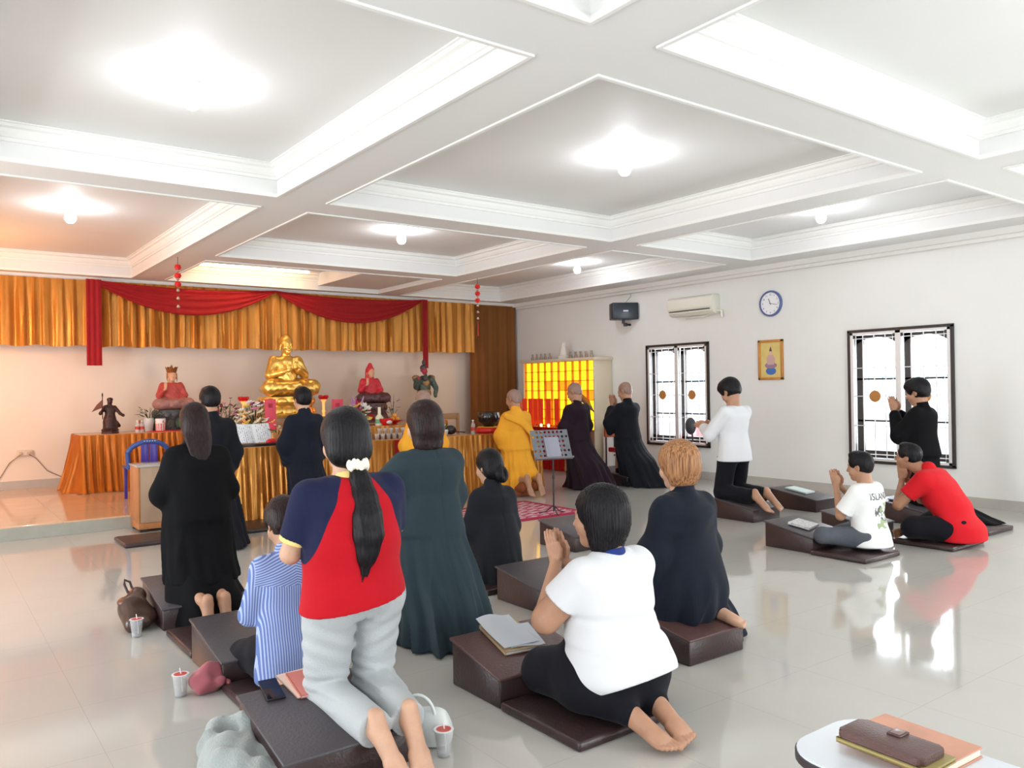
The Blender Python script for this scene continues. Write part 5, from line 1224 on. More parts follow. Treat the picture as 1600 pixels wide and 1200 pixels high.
on('red_tassel_bundle', 'red and gold bundle on the table right of the open book', 'ornament', 423, 9.12, .83, lambda r: (B().ball((0, 0, .04), (.07, .04, .04)).done('red_part', m_red, r), B().ball((.05, .02, .08), (.05, .03, .07)).done('gold_part', m_crown, r)))

# ---- wooden podium, blue chair
r = thing('wooden_podium', 'worn wooden podium with a grey top in front of the altar platform', 'podium', (1.84, 9.02, 0))
m_ven = mat('worn_veneer', (.40, .27, .18), rough=.4, var=.25, vscale=3, stretch=(1, 1, .4)); m_vs = mat('orange_wood_side', (.42, .17, .06), rough=.4, var=.1)
B().box((0, .0, .10), (.02, .40, .68), .002).done('side_panel', m_vs, r); B().box((.68, .0, .10), (.70, .40, .68), .002).done('side_panel', m_vs, r)
B().box((.02, .0, .10), (.68, .018, .68), .002).done('front_panel', m_ven, r); B().box((0, .01, .03), (.70, .39, .10), .003).box((.04, .0, .05), (.60, .01, .09)).done('plinth', m_vs, r)
B().box((-.01, -.01, .68), (.71, .41, .70), .003).done('top_board', mat('grey_glass_top', (.42, .42, .40), rough=.15), r)
for a, b_ in ((.02, .02), (.62, .02), (.02, .34), (.62, .34)): B().box((a, b_, 0), (a+.05, b_+.05, .03)).done('foot', mat('dark_rubber', (.03, .02, .02), rough=.6), r)
r = thing('plastic_chair', 'blue plastic chair with a pierced curved back behind the podium', 'chair', (onpx(230, 10.55), 10.55, PLAT)); m_blue = mat('blue_plastic', (.04, .09, .30), rough=.3); m_blu2 = mat('violet_blue_plastic', (.06, .04, .28), rough=.3)
N = 14; arc = [(-.235+.47*i/N, -.02-.05*math.sin(PI*i/N), .60+.13*math.sin(PI*i/N)**.6) for i in range(N+1)]
b = B()
for a_, c_ in zip(arc[:-1], arc[1:]): b.tube([a_, c_], .030, 10)
b.tube([(-.235, -.02, .60), (-.22, 0, .40)], .028, 10); b.tube([(.235, -.02, .60), (.22, 0, .40)], .028, 10); b.done('back_frame', m_blue, r)
for k in (-.05, .05): B().box((k-.045, -.075, .42), (k+.045, -.055, .73), .006).done('back_slat', m_blu2, r)
B().box((-.22, -.02, .39), (.22, .40, .42), .012).done('seat', m_blue, r)
for a, b_ in ((-.2, 0), (.17, 0), (-.2, .36), (.17, .36)): B().box((a, b_, 0), (a+.035, b_+.035, .39), .004).done('leg', m_blu2, r)
b = B()
for k in range(5): b.ball((-.06+.03*k, -.098, .735), (.010, .008, .006), sub=1)
b.done('moulded_pattern', mat('pale_moulding', (.6, .65, .75), rough=.4), r)

# ---- rug, music stands, stools
m = mat('rug_weave', (.4, .02, .08), rough=.9, bump=.4, bscale=150); t = NT(m); x, y, z = t.sep()
ax_, ay_ = t.m('ABSOLUTE', x), t.m('ABSOLUTE', y); inner = t.m('MULTIPLY', t.m('LESS_THAN', ax_, .80), t.m('LESS_THAN', ay_, .51)); pt = t.m('GREATER_THAN', t.m('SINE', t.m('ADD', t.m('MULTIPLY', x, 38), t.m('MULTIPLY', t.m('SINE', t.m('MULTIPLY', y, 31)), 3))), t.m('MULTIPLY', t.m('SINE', t.m('MULTIPLY', y, 47)), .8))
t.col(t.mix(inner, (.36, .008, .05), t.mix(pt, (.62, .42, .44), (.42, .02, .08))))
tag(B().box((-.88, -.60, 0), (.88, .60, .012), .004).done('patterned_rug', m), 'dark red and cream patterned rug under the music stand', 'rug').location = (5.35, 7.54, 0)
m_blk = mat('black_metal', (.02, .02, .022), rough=.35, metal=.3); m_sg = mat('grey_coated_metal', (.16, .17, .19), rough=.45, metal=.2)
def perforated(b, W_, H_, nx, ny, th, rad, holes, M):
    cw, ch = W_/nx, H_/ny; K_ = 8
    for i in range(nx):
        for j in range(ny):
            cx, cy = -W_/2+cw*(i+.5), ch*(j+.5); out = []
            for k in range(K_):
                a = 2*PI*k/K_+PI/8*0; c_, s_ = math.cos(a), math.sin(a); q_ = max(abs(c_), abs(s_)); out.append((cx+cw/2*c_/q_, cy+ch/2*s_/q_))
            if not holes(i, j): b.prism(out, 0, th, M); continue
            inn = [(cx+rad*math.cos(2*PI*k/K_), cy+rad*math.sin(2*PI*k/K_)) for k in range(K_)]
            vv = [[b.bm.verts.new(M @ Vector((*p_, z_))) for p_ in ring] for ring, z_ in ((out, 0), (inn, 0), (inn, th), (out, th))]
            for a in range(3):
                for k in range(K_): b.bm.faces.new((vv[a][k], vv[a][(k+1) % K_], vv[a+1][(k+1) % K_], vv[a+1][k]))
r = thing('music_stand', 'grey perforated music stand holding a book, in front of the dark-robed monk', 'music stand', (5.80, 7.04, .012), -.25)
MD = Matrix.Translation((0, -.02, .64)) @ Matrix.Rotation(1.15, 4, 'X')
b = B(); perforated(b, .47, .34, 9, 6, .004, .016, lambda i, j: 0 < i < 8 or j in (1, 4), MD); bmesh.ops.remove_doubles(b.bm, verts=b.bm.verts, dist=1e-5); b.box((-.235, -.02, 0), (.235, 0, .05), .002, MD); b.done('desk', m_sg, r, False)
B().tube([(0, 0, .03), (0, 0, .68)], .010, 10).tube([(0, 0, .40), (0, 0, .44)], .015, 10).done('pole', m_blk, r)
for k in range(3):
    a = k*2*PI/3+.4; B().tube([(0, 0, .10), (.09*math.cos(a), .09*math.sin(a), .03), (.17*math.cos(a), .17*math.sin(a), .006)], .007, 8).done('leg', m_blk, r)
tag(B().box((-.07, .005, .006), (.10, .25, .012), .001, MD).box((-.085, .005, .006), (-.07, .25, .028), .001, MD).done('music_book', mat('grey_blue_cover', (.30, .30, .36), rough=.5)), 'grey book with white page edges on the music stand', 'book').location = (5.80, 7.04, .012)
bpy.data.objects['music_book'].rotation_euler = (0, 0, -.25)
q = at(920, 640, y=10.05); r = thing('black_music_stand', 'black music stand tilted behind the monk in the dark purple robe', 'music stand', (q.x-.05, 10.05, 0), .2)
B().box((-.22, 0, 0), (.22, .30, .008), .002, Matrix.Translation((.02, 0, 1.12)) @ Matrix.Rotation(.5, 4, 'Y') @ Matrix.Rotation(.9, 4, 'X')).done('desk', m_blk, r)
B().tube([(0, 0, .1), (0, 0, 1.18)], .012, 10).done('pole', m_blk, r)
for k in range(3):
    a = k*2*PI/3+.4; B().tube([(0, 0, .16), (.25*math.cos(a), .25*math.sin(a), .006)], .008, 8).done('leg', m_blk, r)
m_lth = mat('rust_brown_leather', (.32, .07, .025), rough=.25, coat=.3); m_rl = mat('dark_red_vinyl', (.28, .01, .02), rough=.25)
q = at(940, 700, y=9.75); r = thing('brown_backed_chair', 'black framed chair with a rust brown back pad and dark red seat', 'chair', (q.x+.14, 9.62, 0))
B().box((-.17, .0, .62), (.27, .05, .82), .02).done('back_pad', m_lth, r); B().box((-.12, -.34, .38), (.27, .0, .46), .02).done('seat', m_rl, r)
for k, (a, b_) in enumerate(((-.14, .02), (.24, .02), (-.14, -.32), (.24, -.32))): B().tube([(a, b_, 0), (a, b_, .62 if b_ > 0 else .38)], .014, 8).done('leg', m_blk, r)
B().tube([(-.3, -.33, .36), (.27, -.33, .36)], .012, 8).tube([(-.3, .02, .10), (.27, .02, .10)], .012, 8).done('stretcher', m_blk, r)
q = at(1024, 742, z=0); r = thing('swivel_stool', 'black swivel stool with a small round backrest under the left window', 'stool', (q.x, q.y, 0))
q = Vector((9.22, 8.20, 0)); r.location = q
B().lathe([(0, .49), (.18, .49), (.215, .52), (.21, .55), (.17, .565), (0, .57)], n=24).done('seat', mat('black_vinyl', (.02, .02, .024), rough=.3), r)
B().tube([(0, 0, .10), (0, 0, .49)], [.028, .018], 12).done('gas_column', m_blk, r)
for k in range(5):
    a = k*2*PI/5; l_ = B().tube([(0, 0, .12), (.24*math.cos(a), .24*math.sin(a), .06)], [.02, .012], 8).done('leg', m_blk, r); B().ball((.24*math.cos(a), .24*math.sin(a), .028), .028).done('caster', m_blk, l_)
B().ball((.15, -.10, .84), (.05, .10, .13), sub=3).done('backrest', mat('grey_black_plastic', (.06, .06, .07), rough=.4), r); B().tube([(.12, -.06, .50), (.19, -.10, .62), (.18, -.10, .76)], .013, 8).done('back_post', m_blk, r)
q = at(925, 690, y=10.2)
on('white_water_jug', 'white cylindrical canister standing behind the brown backed chair', 'canister', 952, 10.05, 0, lambda r: (B().lathe([(0, 0), (.12, 0), (.12, .62), (.09, .66), (0, .66)], n=24).done('body', mat('white_plastic', (.75, .75, .74), rough=.4), r), B().box((-.03, -.13, .35), (.05, -.115, .62), .004).done('dark_panel', m_blk, r), B().tube([(-.03, 0, .66), (-.03, 0, .80)], .01, 8).ball((.06, 0, .72), .025).done('top_fitting', m_blk, r)))

# ---- memorial cabinet against the right wall
r = thing('memorial_cabinet', 'cream cabinet of glowing yellow memorial tablets in the far right corner', 'cabinet', (9.35, 10.2, 0)); m_cream = mat('cream_laminate', (.72, .62, .46), rough=.4)
D_ = XR-9.35-.012; Ly = 2.02
B().box((0, 0, 0), (D_, .03, 1.92), .002).done('side_panel', m_cream, r); B().box((0, Ly-.03, 0), (D_, Ly, 1.92), .002).done('side_panel', m_cream, r)
B().box((-.03, -.03, 1.92), (D_, Ly+.05, 1.97), .003).done('top_board', m_cream, r); B().box((.05, .03, .0), (D_, Ly-.03, .70), .002).done('lower_body', m_cream, r); B().box((D_-.02, .03, .7), (D_, Ly-.03, 1.92)).done('back_board', m_cream, r)
m_ye = mat('lit_yellow_tablet', (1, .6, .02), emis=1.5, ecol=(1, .60, .015), rough=.4); m_or = mat('lit_orange_tablet', (1, .35, .02), emis=1.1, ecol=(1, .26, .008), rough=.4)
m_slot = mat('tablet_frame_gilt', (.55, .22, .03), rough=.4)
b = B()
for i in range(11): b.box((.02, .03+i*.196-.004, .70), (.20, .03+i*.196+.004, 1.92))
for j in range(8): b.box((.02, .03, .70+j*.174-.004), (.20, Ly-.03, .70+j*.174+.004))
b.done('divider_grid', m_slot, r, False)
ty = B().box((0, .006, .006), (.01, .190, .168), .002).done('yellow_tablet', m_ye, r); to = B().box((0, .006, .006), (.01, .190, .168), .002).done('orange_tablet', m_or, r)
ma = B().box((-.004, .02, .012), (.0, .06, .024)).done('name_mark', m_slot, ty); first = {0: True, 1: True}
og = {(4, 6), (4, 3), (4, 4), (4, 2), (3, 0), (3, 1)}
for j in range(7):
    for i in range(10):
        src = to if (j, i) in og else ty; k = 1 if src is to else 0
        if first[k]: o = src; first[k] = False
        else:
            o = src.copy(); COL.objects.link(o); o.parent = r
            for ch in src.children: c2 = ch.copy(); COL.objects.link(c2); c2.parent = o
        o.location = (.07, .03+i*.196, .70+j*.174)
q = thing('red_offering_table', 'table with a red cloth in front of the memorial cabinet', 'table', (8.95, 10.25, 0)); B().box((0, 0, .72), (.33, 1.9, .75), .003).done('table_top', m_top, q)
pleats([(-.01, 1.9), (-.01, 0), (.33, 0)], .01, .752, .16, .008, 'red_cloth', m_red, q, 21, rows=4, flare=.02)
for a in (.03, .28):
    for b_ in (.05, 1.82): B().box((a, b_, 0), (a+.03, b_+.03, .72)).done('leg', m_leg, q, False)
rt0 = thing('red_tablet', 'x', 'tablet', (0, 0, 0), 0, 'upright red tablets before the cabinet'); B().box((-.006, -.065, .03), (.006, .065, .50), .002).done('board', mat('lit_red_tablet', (.75, .03, .01), emis=.12, ecol=(1, .06, .01), rough=.4), rt0); B().box((-.03, -.07, 0), (.03, .07, .03), .003).done('foot', m_red, rt0)
ys2 = [(12.05, 'leftmost upright red tablet, beside the saffron monk'), (11.88, 'second upright red tablet from the left'), (11.70, 'third upright red tablet from the left'), (11.55, 'fourth upright red tablet from the left'), (11.40, 'fifth upright red tablet from the left'), (11.18, 'sixth upright red tablet from the left'), (10.95, 'rightmost upright red tablet, nearest the purple-robed monk')]
for i, (yy, lb) in enumerate(ys2):
    o = rt0 if i == 0 else clone(rt0); o.location = (9.12, yy, .753); o['label'] = lb
cd = B().lathe([(0, 0), (.02, 0), (.024, .04), (.012, .05), (0, .045)], n=12).done('candle_glow', mat('lit_candle', (1, .8, .5), emis=3.5, ecol=(1, .6, .25)))
for i, (yy, lb) in enumerate(((11.62, 'small lit candle left among the red tablets'), (11.27, 'small lit candle between the last red tablets'), (11.06, 'small lit candle nearest the purple-robed monk'))):
    o = cd if i == 0 else cd.copy(); (COL.objects.link(o) if i else None); o.location = (9.02, yy, .753); props(o, lb, 'candle', 'small lit candles before the red tablets')
st = thing('small_statuette', 'x', 'statuette', (0, 0, 0), 0, 'row of small statuettes on the cabinet')
S = SDF(); S.loft([(.0, 0, 0, .035, .03), (.04, 0, 0, .03, .028), (.08, 0, 0, .018, .016), (.12, 0, 0, .008, .008)]); S.el((0, 0, .105), (.014, .014, .018)); S.rc((.02, 0, .07), (.035, .01, .13), .006, .004); me_ = S.mesh(.006, 'figurine'); link('figurine', me_, mat('pewter', (.35, .27, .22), rough=.4, metal=.3), st)
ords = ['first', 'second', 'third', 'fourth', 'fifth']
k = 0
for i in range(5):
    o = st if i == 0 else clone(st); o.location = (9.50, 12.10-.13*i, 1.97); o.rotation_euler = (0, 0, 1.2); o['label'] = ords[i]+' small statuette from the left on top of the cabinet'
for i in range(5):
    o = clone(st); o.location = (9.50, 10.98-.14*i, 1.97); o.rotation_euler = (0, 0, 1.2+(.4*i)); o['label'] = ords[i]+' small statuette right of the white figure on the cabinet'
p = thing('white_figurine', 'white seated figurine in the middle on top of the cabinet', 'statuette', (9.52, 11.22, 1.97), PI/2); m_wp = mat('white_porcelain', (.8, .77, .70), rough=.25)
S = SDF(); S.loft([(.06, 0, 0, .09, .07), (.12, 0, 0, .07, .06), (.20, 0, 0, .045, .04), (.26, 0, 0, .02, .02)]); S.el((0, 0, .28), (.025, .025, .032)); S.rc((.04, .01, .2), (.08, .02, .14), .015, .01); S.rc((-.04, 0, .2), (-.06, .0, .30), .012, .008); put(S, 'figure', .006, m_wp, p)
B().lathe([(0, 0), (.11, 0), (.10, .025), (.11, .05), (.08, .07), (0, .07)], n=24).done('base', m_wp, p)

# ---- wall things
def wallthing(name, label, cat, loc): return thing(name, label, cat, loc)
r = wallthing('wall_clock', 'round white wall clock with a blue rim between the two windows', 'clock', (XR, 6.93, 2.60))
MX = Matrix.Rotation(-PI/2, 4, 'Y')
B().lathe([(0, 0), (.185, 0), (.185, .028), (.178, .036), (.160, .036), (.158, .022), (0, .022)], n=48, M=MX).done('rim', mat('blue_grey_clock_rim', (.10, .14, .32), rough=.3), r)
B().lathe([(0, .0225), (.1575, .0225), (.1575, .0235), (0, .0235)], n=48, M=MX).done('dial', mat('clock_dial', (.86, .87, .9), rough=.4), r)
m_ink = mat('clock_ink', (.04, .05, .09), rough=.5)
MT = Matrix(((0, 0, -1, -.0245), (-1, 0, 0, 0), (0, 1, 0, 0), (0, 0, 0, 1)))
for k in range(12):
    a = -2*PI*(k+1)/12+PI/2
    o = text(str(k+1), .036, (0, 0, 0), (0, 0, 0), m_ink, None, 'numeral', .0004); w_ = MT @ Matrix.Translation((.127*math.cos(a), .127*math.sin(a)-.013, 0)); o.data.transform(w_); o.parent = r; o.location = (0, 0, 0)
def hand(ang, L, w_): return B().box((-w_, -.02, 0), (w_, L, .0015), 0, MT @ Matrix.Translation((0, 0, .002)) @ Matrix.Rotation(-ang, 4, 'Z'))
hand(2*PI*(11.28/12), .075, .004).done('hour_hand', m_ink, r); hand(2*PI*(17/60), .115, .003).done('minute_hand', m_ink, r)
r = wallthing('framed_picture', 'gold framed picture of a seated robed figure on a yellow ground below the clock', 'picture', (XR, 6.945, 1.80)); hw, hh = .205, .285
m_fr = mat('gilt_picture_frame', (.55, .25, .06), rough=.35, metal=.2, var=.1); b = B()
for lo, hi in (((-.03, -hw, hh-.035), (0, hw, hh)), ((-.03, -hw, -hh), (0, hw, -hh+.035)), ((-.03, -hw, -hh), (0, -hw+.035, hh)), ((-.03, hw-.035, -hh), (0, hw, hh))): b.box(lo, hi, .004)
b.done('frame', m_fr, r)
m = mat('painting_ground', (.75, .55, .2), rough=.4); t = NT(m); t.col(t.mix(t.noise(12, 4), (.80, .62, .24), (.62, .48, .16))); B().box((-.012, -hw+.03, -hh+.03), (-.006, hw-.03, hh-.03)).done('painting', m, r, False)
MP = Matrix(((0, 0, -1, -.0125), (-1, 0, 0, 0), (0, 1, 0, 0), (0, 0, 0, 1)))
def blob(pts, m, name, dz=0): return B().prism(pts, 0, .001, MP @ Matrix.Translation((0, 0, dz))).done(name, m, r, False)
def ell(cx, cy, a, b_, n=20): return [(cx+a*math.cos(2*PI*k/n), cy+b_*math.sin(2*PI*k/n)) for k in range(n)]
blob(ell(0, -.16, .085, .055), mat('painted_blue', (.05, .16, .45), rough=.5), 'blue_base'); blob(ell(0, -.08, .10, .045), mat('painted_mauve', (.32, .20, .28), rough=.5), 'lap', .001)
blob([(-.055, -.07), (.055, -.07), (.07, .02), (.03, .075), (-.03, .075), (-.07, .02)], mat('painted_rose', (.58, .38, .36), rough=.5), 'torso', .0015); blob(ell(0, .10, .026, .033), mat('painted_face_tone', (.70, .50, .38), rough=.5), 'face', .002)
blob([(-.024, .12), (.024, .12), (.01, .165), (0, .19), (-.01, .165)], mat('painted_dark', (.12, .08, .08), rough=.5), 'headdress', .0025)
r = wallthing('air_conditioner', 'cream wall-mounted air conditioner above the left window', 'air conditioner', (XR, 8.28, 2.68)); m_ac = mat('aged_cream_plastic', (.80, .78, .68), rough=.35)
B().prism([(0, -.14), (0, .15), (-.16, .15), (-.20, .12), (-.205, -.03), (-.15, -.12), (-.10, -.145)], -.44, .44, Matrix(((1, 0, 0, 0), (0, 0, 1, 0), (0, 1, 0, 0), (0, 0, 0, 1))), .01).done('casing', m_ac, r)
B().box((-.202, -.40, -.075), (-.175, .40, -.060), .003).done('dark_outlet', mat('ac_shadow_gap', (.10, .10, .09), rough=.6), r); B().box((-.215, -.41, -.105), (-.165, .41, -.088), .004, Matrix.Rotation(.0, 4, 'Y')).done('louvre', m_ac, r)
B().box((-.207, .10, .08), (-.203, .16, .10), .001).done('badge', mat('ac_badge', (.9, .9, .9), rough=.2), r)
B().tube([(-.06, -.44, -.10), (-.04, -.50, -.11), (-.03, -.50, -.20)], .022, 10).tube([(-.03, -.44, -.12), (-.03, -.2, -.16), (-.03, .2, -.17)], .018, 10).done('pipe', m_ac, r)
q = at(974, 478, y=9.75); r = wallthing('wall_speaker', 'black loudspeaker on a bracket high on the right wall', 'speaker', (q.x, 9.75, 2.72)); r.rotation_euler = (0, 0, -.55)
B().box((-.22, -.15, -.14), (.22, .13, .14), .012).done('cabinet', mat('black_speaker_shell', (.02, .023, .03), rough=.35), r); B().box((-.205, -.158, -.125), (.205, -.148, .125), .003).done('grille', mat('speaker_grille', (.03, .04, .055), rough=.3), r)
B().box((-.04, -.162, -.012), (.045, -.157, .012), .001).done('name_badge', mat('silver_badge', (.7, .7, .72), rough=.3), r); B().box((.22, -.10, -.10), (.222, .10, .10)).done('side_panel', m_blk, r)
b = B().box((-.02, -.03, -.20), (.02, .05, -.14)).box((.0, -.02, -.25), (.06, .02, -.19), .004); b.tube([(.02, 0, -.22), (.35, .20, -.22)], .02, 8).done('bracket', m_blk, r); B().box((.34, .12, -.30), (.37, .28, -.10), .004).done('wall_plate', m_blk, r)
tag(B().tube([(XR-.01, 9.72, HB-.07), (XR-.02, 9.70, 2.98), (XR-.12, 9.74, 2.86)], .004, 6).done('speaker_cable', mat('grey_cable', (.25, .25, .25), rough=.5)), 'thin cable running down from the ceiling to the speaker', 'cable')
q = at(38, 708, y=YB-.02); r = wallthing('power_outlet', 'white power outlet with two plugs low on the altar wall', 'outlet', (q.x, YB-.014, q.z)); B().box((-.10, -.03, -.04), (.10, .014, .04), .006).done('plate', mat('ivory_plastic', (.7, .6, .48), rough=.4), r)
for k in (-.05, .05): B().box((k-.02, -.055, -.02), (k+.02, -.03, .02), .004).done('plug', mat('ivory_plug', (.6, .45, .33), rough=.4), r)
m_cab = mat('brown_grey_cable', (.22, .15, .11), rough=.5)
a = at(0, 747, y=YB-.02); tag(B().tube([(q.x-.05, YB-.06, q.z-.02), (q.x-.18, YB-.02, q.z-.13), (a.x, YB-.015, a.z), (a.x-.3, YB-.015, a.z-.06)], .005, 6).done('power_cable', m_cab), 'power cable running left from the outlet out of the picture', 'cable')
a = at(108, 750, y=YB-.02); tag(B().tube([(q.x+.05, YB-.06, q.z-.02), (q.x+.14, YB-.02, q.z-.08), (q.x+.28, YB-.015, q.z-.27), (a.x, YB-.02, a.z), (a.x+.3, YB-.05, a.z-.05)], .005, 6).done('power_cable', m_cab), 'power cable running right from the outlet behind the orange skirt', 'cable')
# hanging ornaments
m_bead = mat('red_glass_bead', (.65, .02, .02), rough=.2); m_silv = mat('silver_bead', (.75, .55, .45), rough=.25, metal=.5)
def ornament(label, x_, y_, L, tassel):
    r = thing('hanging_ornament', label, 'ornament', (x_, y_, HB), 0, 'red bead ornaments hanging from the beams')
    B().tube([(0, 0, 0), (0, 0, -L)], .003, 6).done('cord', m_brz, r)
    for k in range(3): B().lathe([(0, -.035), (.03, -.03), (.042, 0), (.03, .03), (0, .035)], (0, 0, -.13-.105*k), 14).done('red_bead', m_bead, r)
    for k in range(5): B().lathe([(0, -.02), (.022, -.005), (.012, .02), (0, .03)], (0, 0, -.18-.10*k-(.0 if k < 2 else .04)), 10).done('silver_bead', m_silv, r)
    if tassel: B().tube([(0, 0, -L), (0, 0, -L-.22)], [.004, .007], 6).done('tassel', m_bead, r)
ornament('red bead ornament hanging in front of the left red swag', 2.60, 10.38, .68, False); ornament('red bead ornament with a thin tassel hanging by the ochre corner curtain', 6.88, 10.10, .66, True)

# ---- small things on and around the kneelers
m_paper = mat('white_paper', (.84, .87, .92), rough=.7); m_cover = mat('tan_book_cover', (.42, .30, .17), rough=.5)
def sl(h0, h1, D): return math.atan2(h1-h0, D)
def book(label, cx, cy, z, w, d, h, rz, mc, tilt=0, name='closed_book', mp=None):
    r = thing(name, label, 'book', (cx, cy, z)); r.rotation_euler = (tilt, 0, rz)
    B().box((-w/2+.003, -d/2+.003, .003), (w/2-.003, d/2-.003, h-.003)).done('pages', mp or m_paper, r, False)
    B().box((-w/2, -d/2, 0), (w/2, d/2, .003)).box((-w/2, -d/2, h-.003), (w/2, d/2, h)).box((-w/2, -d/2, 0), (-w/2+.003, d/2, h)).done('cover', mc, r, False); return r
tl = sl(.14, .23, .40)
book('thin tan booklet under the open white papers', 2.36, 3.22, .14+.23*.27+.004, .21, .28, .018, -.12, m_cover, tl)
R_ = [[(-.10+.20*i/10, -.14+.28*j/8, .02+.035*max(0, (j/8-.4))**1.5+.012*math.sin(i*.5)*(j/8)) for i in range(11)] for j in range(9)]
o = tag(B().sheet(R_, .003).done('open_papers', m_paper, ang=80), 'open curling white papers on the brown kneeler before the woman in white', 'papers'); o.location = (2.35, 3.24, .14+.23*.29+.014); o.rotation_euler = (tl, 0, -.06)
R_ = [[(-.09+.18*i/6, -.12+.22*j/6, .012+.004*math.sin(i)) for i in range(7)] for j in range(7)]
o = tag(B().sheet(R_, .002).done('loose_page', m_paper, ang=80), 'lower loose page sticking out under the curling papers', 'papers'); o.location = (2.40, 3.20, .14+.23*.25+.018); o.rotation_euler = (tl, 0, -.25)
t5 = sl(.14, .23, .50)
r = thing('smartphone', 'black smartphone lying on the kneeler beside the grey sweatpants', 'phone', (1.155, 3.235, zt(3.235, 2.76)+.002)); r.rotation_euler = (t5, 0, -.10)
B().box((-.038, -.08, 0), (.038, .08, .009), .003).done('body', m_blk, r); B().box((-.035, -.077, .009), (.035, .077, .0095)).done('screen', mat('phone_screen', (.006, .008, .02), rough=.05), r)
book('pinkish red booklet on the kneeler behind the smartphone', 1.32, 3.215, zt(3.215, 2.76)+.004, .16, .20, .012, -.05, mat('salmon_cover', (.62, .20, .16), rough=.5), t5)
book('pinkish paper sheet book under the salmon booklet edge', 1.215+.09, 3.24, zt(3.24, 2.76)+.0, .18, .21, .004, .08, mat('cream_pink_cover', (.80, .60, .50), rough=.5), t5)
book('white covered book on the kneeler before the boy', 6.34, 4.20, zt(4.20, 3.96, .47)+.004, .26, .19, .02, .25, mat('pale_print_cover', (.62, .62, .62), rough=.5, var=.3, vscale=40), sl(.14, .23, .47))
book('pale green book on the kneeler behind the man in white', 8.32, 5.55, zt(5.55, 5.20, .6)+.004, .20, .27, .016, .05, mat('pale_green_cover', (.62, .74, .72), rough=.4), sl(.14, .23, .6))
book('dark booklet with white pages on the kneeler at the right window', 8.28, 4.36, zt(4.36, 3.95, .55)+.004, .2, .16, .012, .3, mat('navy_cover', (.05, .06, .12), rough=.4), sl(.14, .23, .55))
m_cp = mat('clear_cup_plastic', (.92, .94, .95), rough=.08, alpha=.2, spec=.6); m_film = mat('cup_film_red', (.62, .10, .09), rough=.3); m_straw = mat('white_straw', (.85, .85, .85), rough=.4)
cup = thing('plastic_water_cup', 'x', 'cup', (0, 0, 0), 0, 'sealed plastic water cups on the floor')
B().lathe([(0, 0), (.026, 0), (.027, .01), (.036, .098), (.041, .102), (.041, .106), (.035, .106), (.025, .006), (0, .006)], n=24).done('cup', m_cp, cup)
B().lathe([(0, .1065), (.030, .1065), (.030, .1075), (0, .1075)], n=24).done('film_lid', m_film, cup); B().lathe([(.030, .1062), (.040, .1062), (.040, .1072), (.030, .1072)], n=24).done('lid_rim', m_cap, cup)
B().lathe([(0, .007), (.025, .007), (.032, .075), (0, .075)], n=20).done('water', mat('water', (.75, .8, .8), rough=.02, alpha=.1), cup); B().tube([(.01, 0, .02), (.004, 0, .10), (-.002, 0, .135)], .0028, 8).done('straw', m_straw, cup)
for i, (x_, y_, lb) in enumerate(((1.04, 5.19, 'plastic water cup beside the brown bag at the left'), (1.0, 4.04, 'plastic water cup beside the dusty pink pouch'), (1.66, 2.72, 'plastic water cup beside the white handbag'), (2.80, 4.08, 'plastic water cup half hidden at the hem of the teal robe'))):
    o = cup if i == 0 else clone(cup); o.location = (x_, y_, 0); o['label'] = lb
# bags and the hoodie
p = thing('pink_pouch', 'crumpled dusty pink drawstring pouch on the floor beside a water cup', 'pouch', (1.115, 4.02, 0)); S = SDF(wr(.018, 24, 3)); S.el((0, 0, .055), (.085, .065, .055)); S.el((.04, .01, .07), (.05, .05, .05), k=.03); S.cut((0, 0, .002), (0, 0, -1))
put(S, 'pouch_body', .005, mat('dusty_pink_cloth', (.36, .09, .11), rough=.7, sheen=.2), p); S = SDF(); S.chain([(.05, -.02, .07), (.085, -.06, .045), (.09, -.085, .008)], [.010, .009, .006]); put(S, 'drawstring', .004, mat('dusty_pink_cord', (.42, .12, .13), rough=.7), p)
p = thing('brown_bag', 'slouched brown leather bag beside the kneeler of the woman in black', 'bag', (1.07, 5.42, 0)); S = SDF(wr(.007, 18, 4)); S.chain([(.05, .16, .15), (.0, .04, .11), (-.03, -.12, .05)], [.06, .075, .05], k=.05); S.el((.05, 0, .06), (.08, .16, .06), k=.05); S.cut((0, 0, .002), (0, 0, -1)); put(S, 'bag_body', .006, mat('dark_brown_leather', (.06, .028, .02), rough=.3), p)
S = SDF(); S.el((-.02, .05, .15), (.065, .07, .035)); put(S, 'flap', .005, mat('tan_brown_leather', (.13, .05, .025), rough=.35), p); B().tube([(0, .16, .18), (-.015, .19, .23), (-.01, .21, .255), (.02, .20, .24), (.03, .17, .19)], .008, 8).done('handle', mat('brown_strap', (.05, .03, .03), rough=.4), p)
p = thing('white_handbag', 'glossy white handbag with a looped handle behind the bare feet', 'handbag', (1.65, 2.88, 0), -.9); m_wl = mat('glossy_white_leather', (.66, .70, .68), rough=.2, coat=.3)
S = SDF(wr(.003, 18, 4)); S.loft([(.004, 0, 0, .13, .055), (.06, 0, 0, .135, .06), (.13, 0, 0, .11, .035), (.155, 0, 0, .09, .012)], pw=3); put(S, 'bag_body', .004, m_wl, p)
B().tube([(.07*math.cos(PI-PI*k/14), -.025, .12+.085*math.sin(PI*k/14)) for k in range(15)], .007, 10).done('handle', m_wl, p); B().lathe([(.010, -.002), (.016, 0), (.010, .002)], (-.07, -.035, .125), 14).ball((-.07, -.04, .13), .012).done('buckle', mat('steel_buckle', (.7, .7, .7), rough=.2, metal=.9), p)
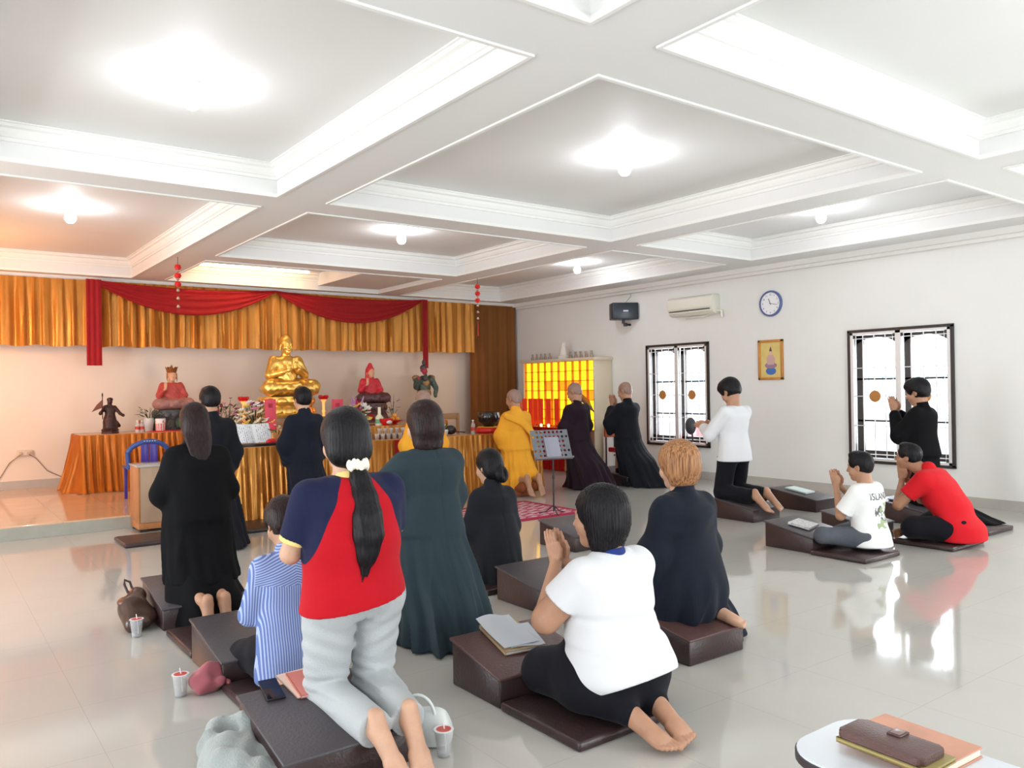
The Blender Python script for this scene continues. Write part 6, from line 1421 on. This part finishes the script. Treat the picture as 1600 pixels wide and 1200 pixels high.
p = thing('folded_hoodie', 'crumpled grey green hoodie heaped on the floor at the lower left', 'hoodie', (.95, 3.08, 0)); S = SDF(wr(.017, 20, 6)); S.el((0, -.12, .06), (.13, .20, .07)); S.el((.02, .10, .09), (.10, .10, .08), k=.05); S.el((-.04, -.02, .10), (.09, .12, .06), k=.05); S.rc((.06, .08, .16), (-.03, .16, .13), .035, .03, k=.02); S.el((.0, .09, .16), (.045, .05, .05), k=.03, op=-1); S.rc((.09, -.1, .06), (.08, -.3, .05), .06, .05); S.cut((0, 0, .002), (0, 0, -1))
put(S, 'cloth_heap', .006, mat('grey_green_fleece', (.30, .33, .32), rough=.9, sheen=.4, bump=.3, bscale=120, var=.1), p)

# ---- tablet-arm chair at the lower right, phone case and book on it
r = thing('tablet_arm_chair', 'white tablet arm of a chair at the lower right edge of the picture', 'chair', (1.52, .70, 0)); m_tb = mat('white_laminate', (.72, .76, .82), rough=.25)
def rrect(x0, x1, y0, y1, rad, n=8):
    o_ = []
    for cx, cy, a0 in ((x1-rad, y1-rad, 0), (x0+rad, y1-rad, PI/2), (x0+rad, y0+rad, PI), (x1-rad, y0+rad, 1.5*PI)): o_ += [(cx+rad*math.cos(a0+PI/2*k/n), cy+rad*math.sin(a0+PI/2*k/n)) for k in range(n+1)]
    return o_
B().prism(rrect(-.14, .145, -.34, .28, .09), .703, .72).done('tablet_top', m_tb, r); B().prism(rrect(-.143, .148, -.343, .283, .092), .700, .716).done('dark_edge', mat('dark_edge_band', (.03, .02, .025), rough=.4), r)
B().tube([(-.08, .10, .70), (-.14, -.1, .66), (-.2, -.3, .45), (-.2, -.3, 0)], .012, 10).tube([(-.2, .12, 0), (-.2, .10, .43)], .012, 10).tube([(-.6, .12, 0), (-.6, .10, .43)], .012, 10).tube([(-.6, -.3, 0), (-.6, -.34, .8)], .012, 10).tube([(-.2, -.3, .40), (-.2, -.34, .8)], .012, 10).done('tube_frame', m_blk, r)
B().box((-.62, -.32, .43), (-.18, .12, .46), .012).done('seat', m_blk, r); B().box((-.62, -.36, .58), (-.18, -.33, .82), .012).done('backrest', m_blk, r)
book('salmon covered book under the brown phone case', 1.575, .815, .7205, .165, .20, .020, -.05, mat('salmon_tan_cover', (.62, .30, .20), rough=.45, var=.12, vscale=12), 0, 'salmon_book', mat('cream_pages', (.80, .72, .60), rough=.7))
book('thin gold edged book between the salmon book and the phone case', 1.50, .805, .7412, .095, .185, .010, -.02, mat('olive_gold_cover', (.36, .28, .10), rough=.4), 0, 'gold_edged_book', mat('gold_pages', (.45, .36, .14), rough=.5))
r = thing('phone_case', 'brown leather phone wallet case with a clasp, topmost on the books', 'phone case', (1.498, .812, .7515), -.02); m_wal = mat('brown_wallet_leather', (.10, .045, .038), rough=.35, bump=.15, bscale=200)
B().prism(rrect(-.044, .044, -.085, .085, .012), 0, .015, bev=.003).done('wallet', m_wal, r); B().box((.012, -.014, .0145), (.046, .014, .0185), .0015).done('clasp', mat('dark_brown_leather_tab', (.075, .03, .028), rough=.3), r); B().box((.016, -.010, .0185), (.040, .010, .0192), .0005).done('clasp_plate', mat('clasp_metal', (.30, .20, .18), rough=.3, metal=.5), r)
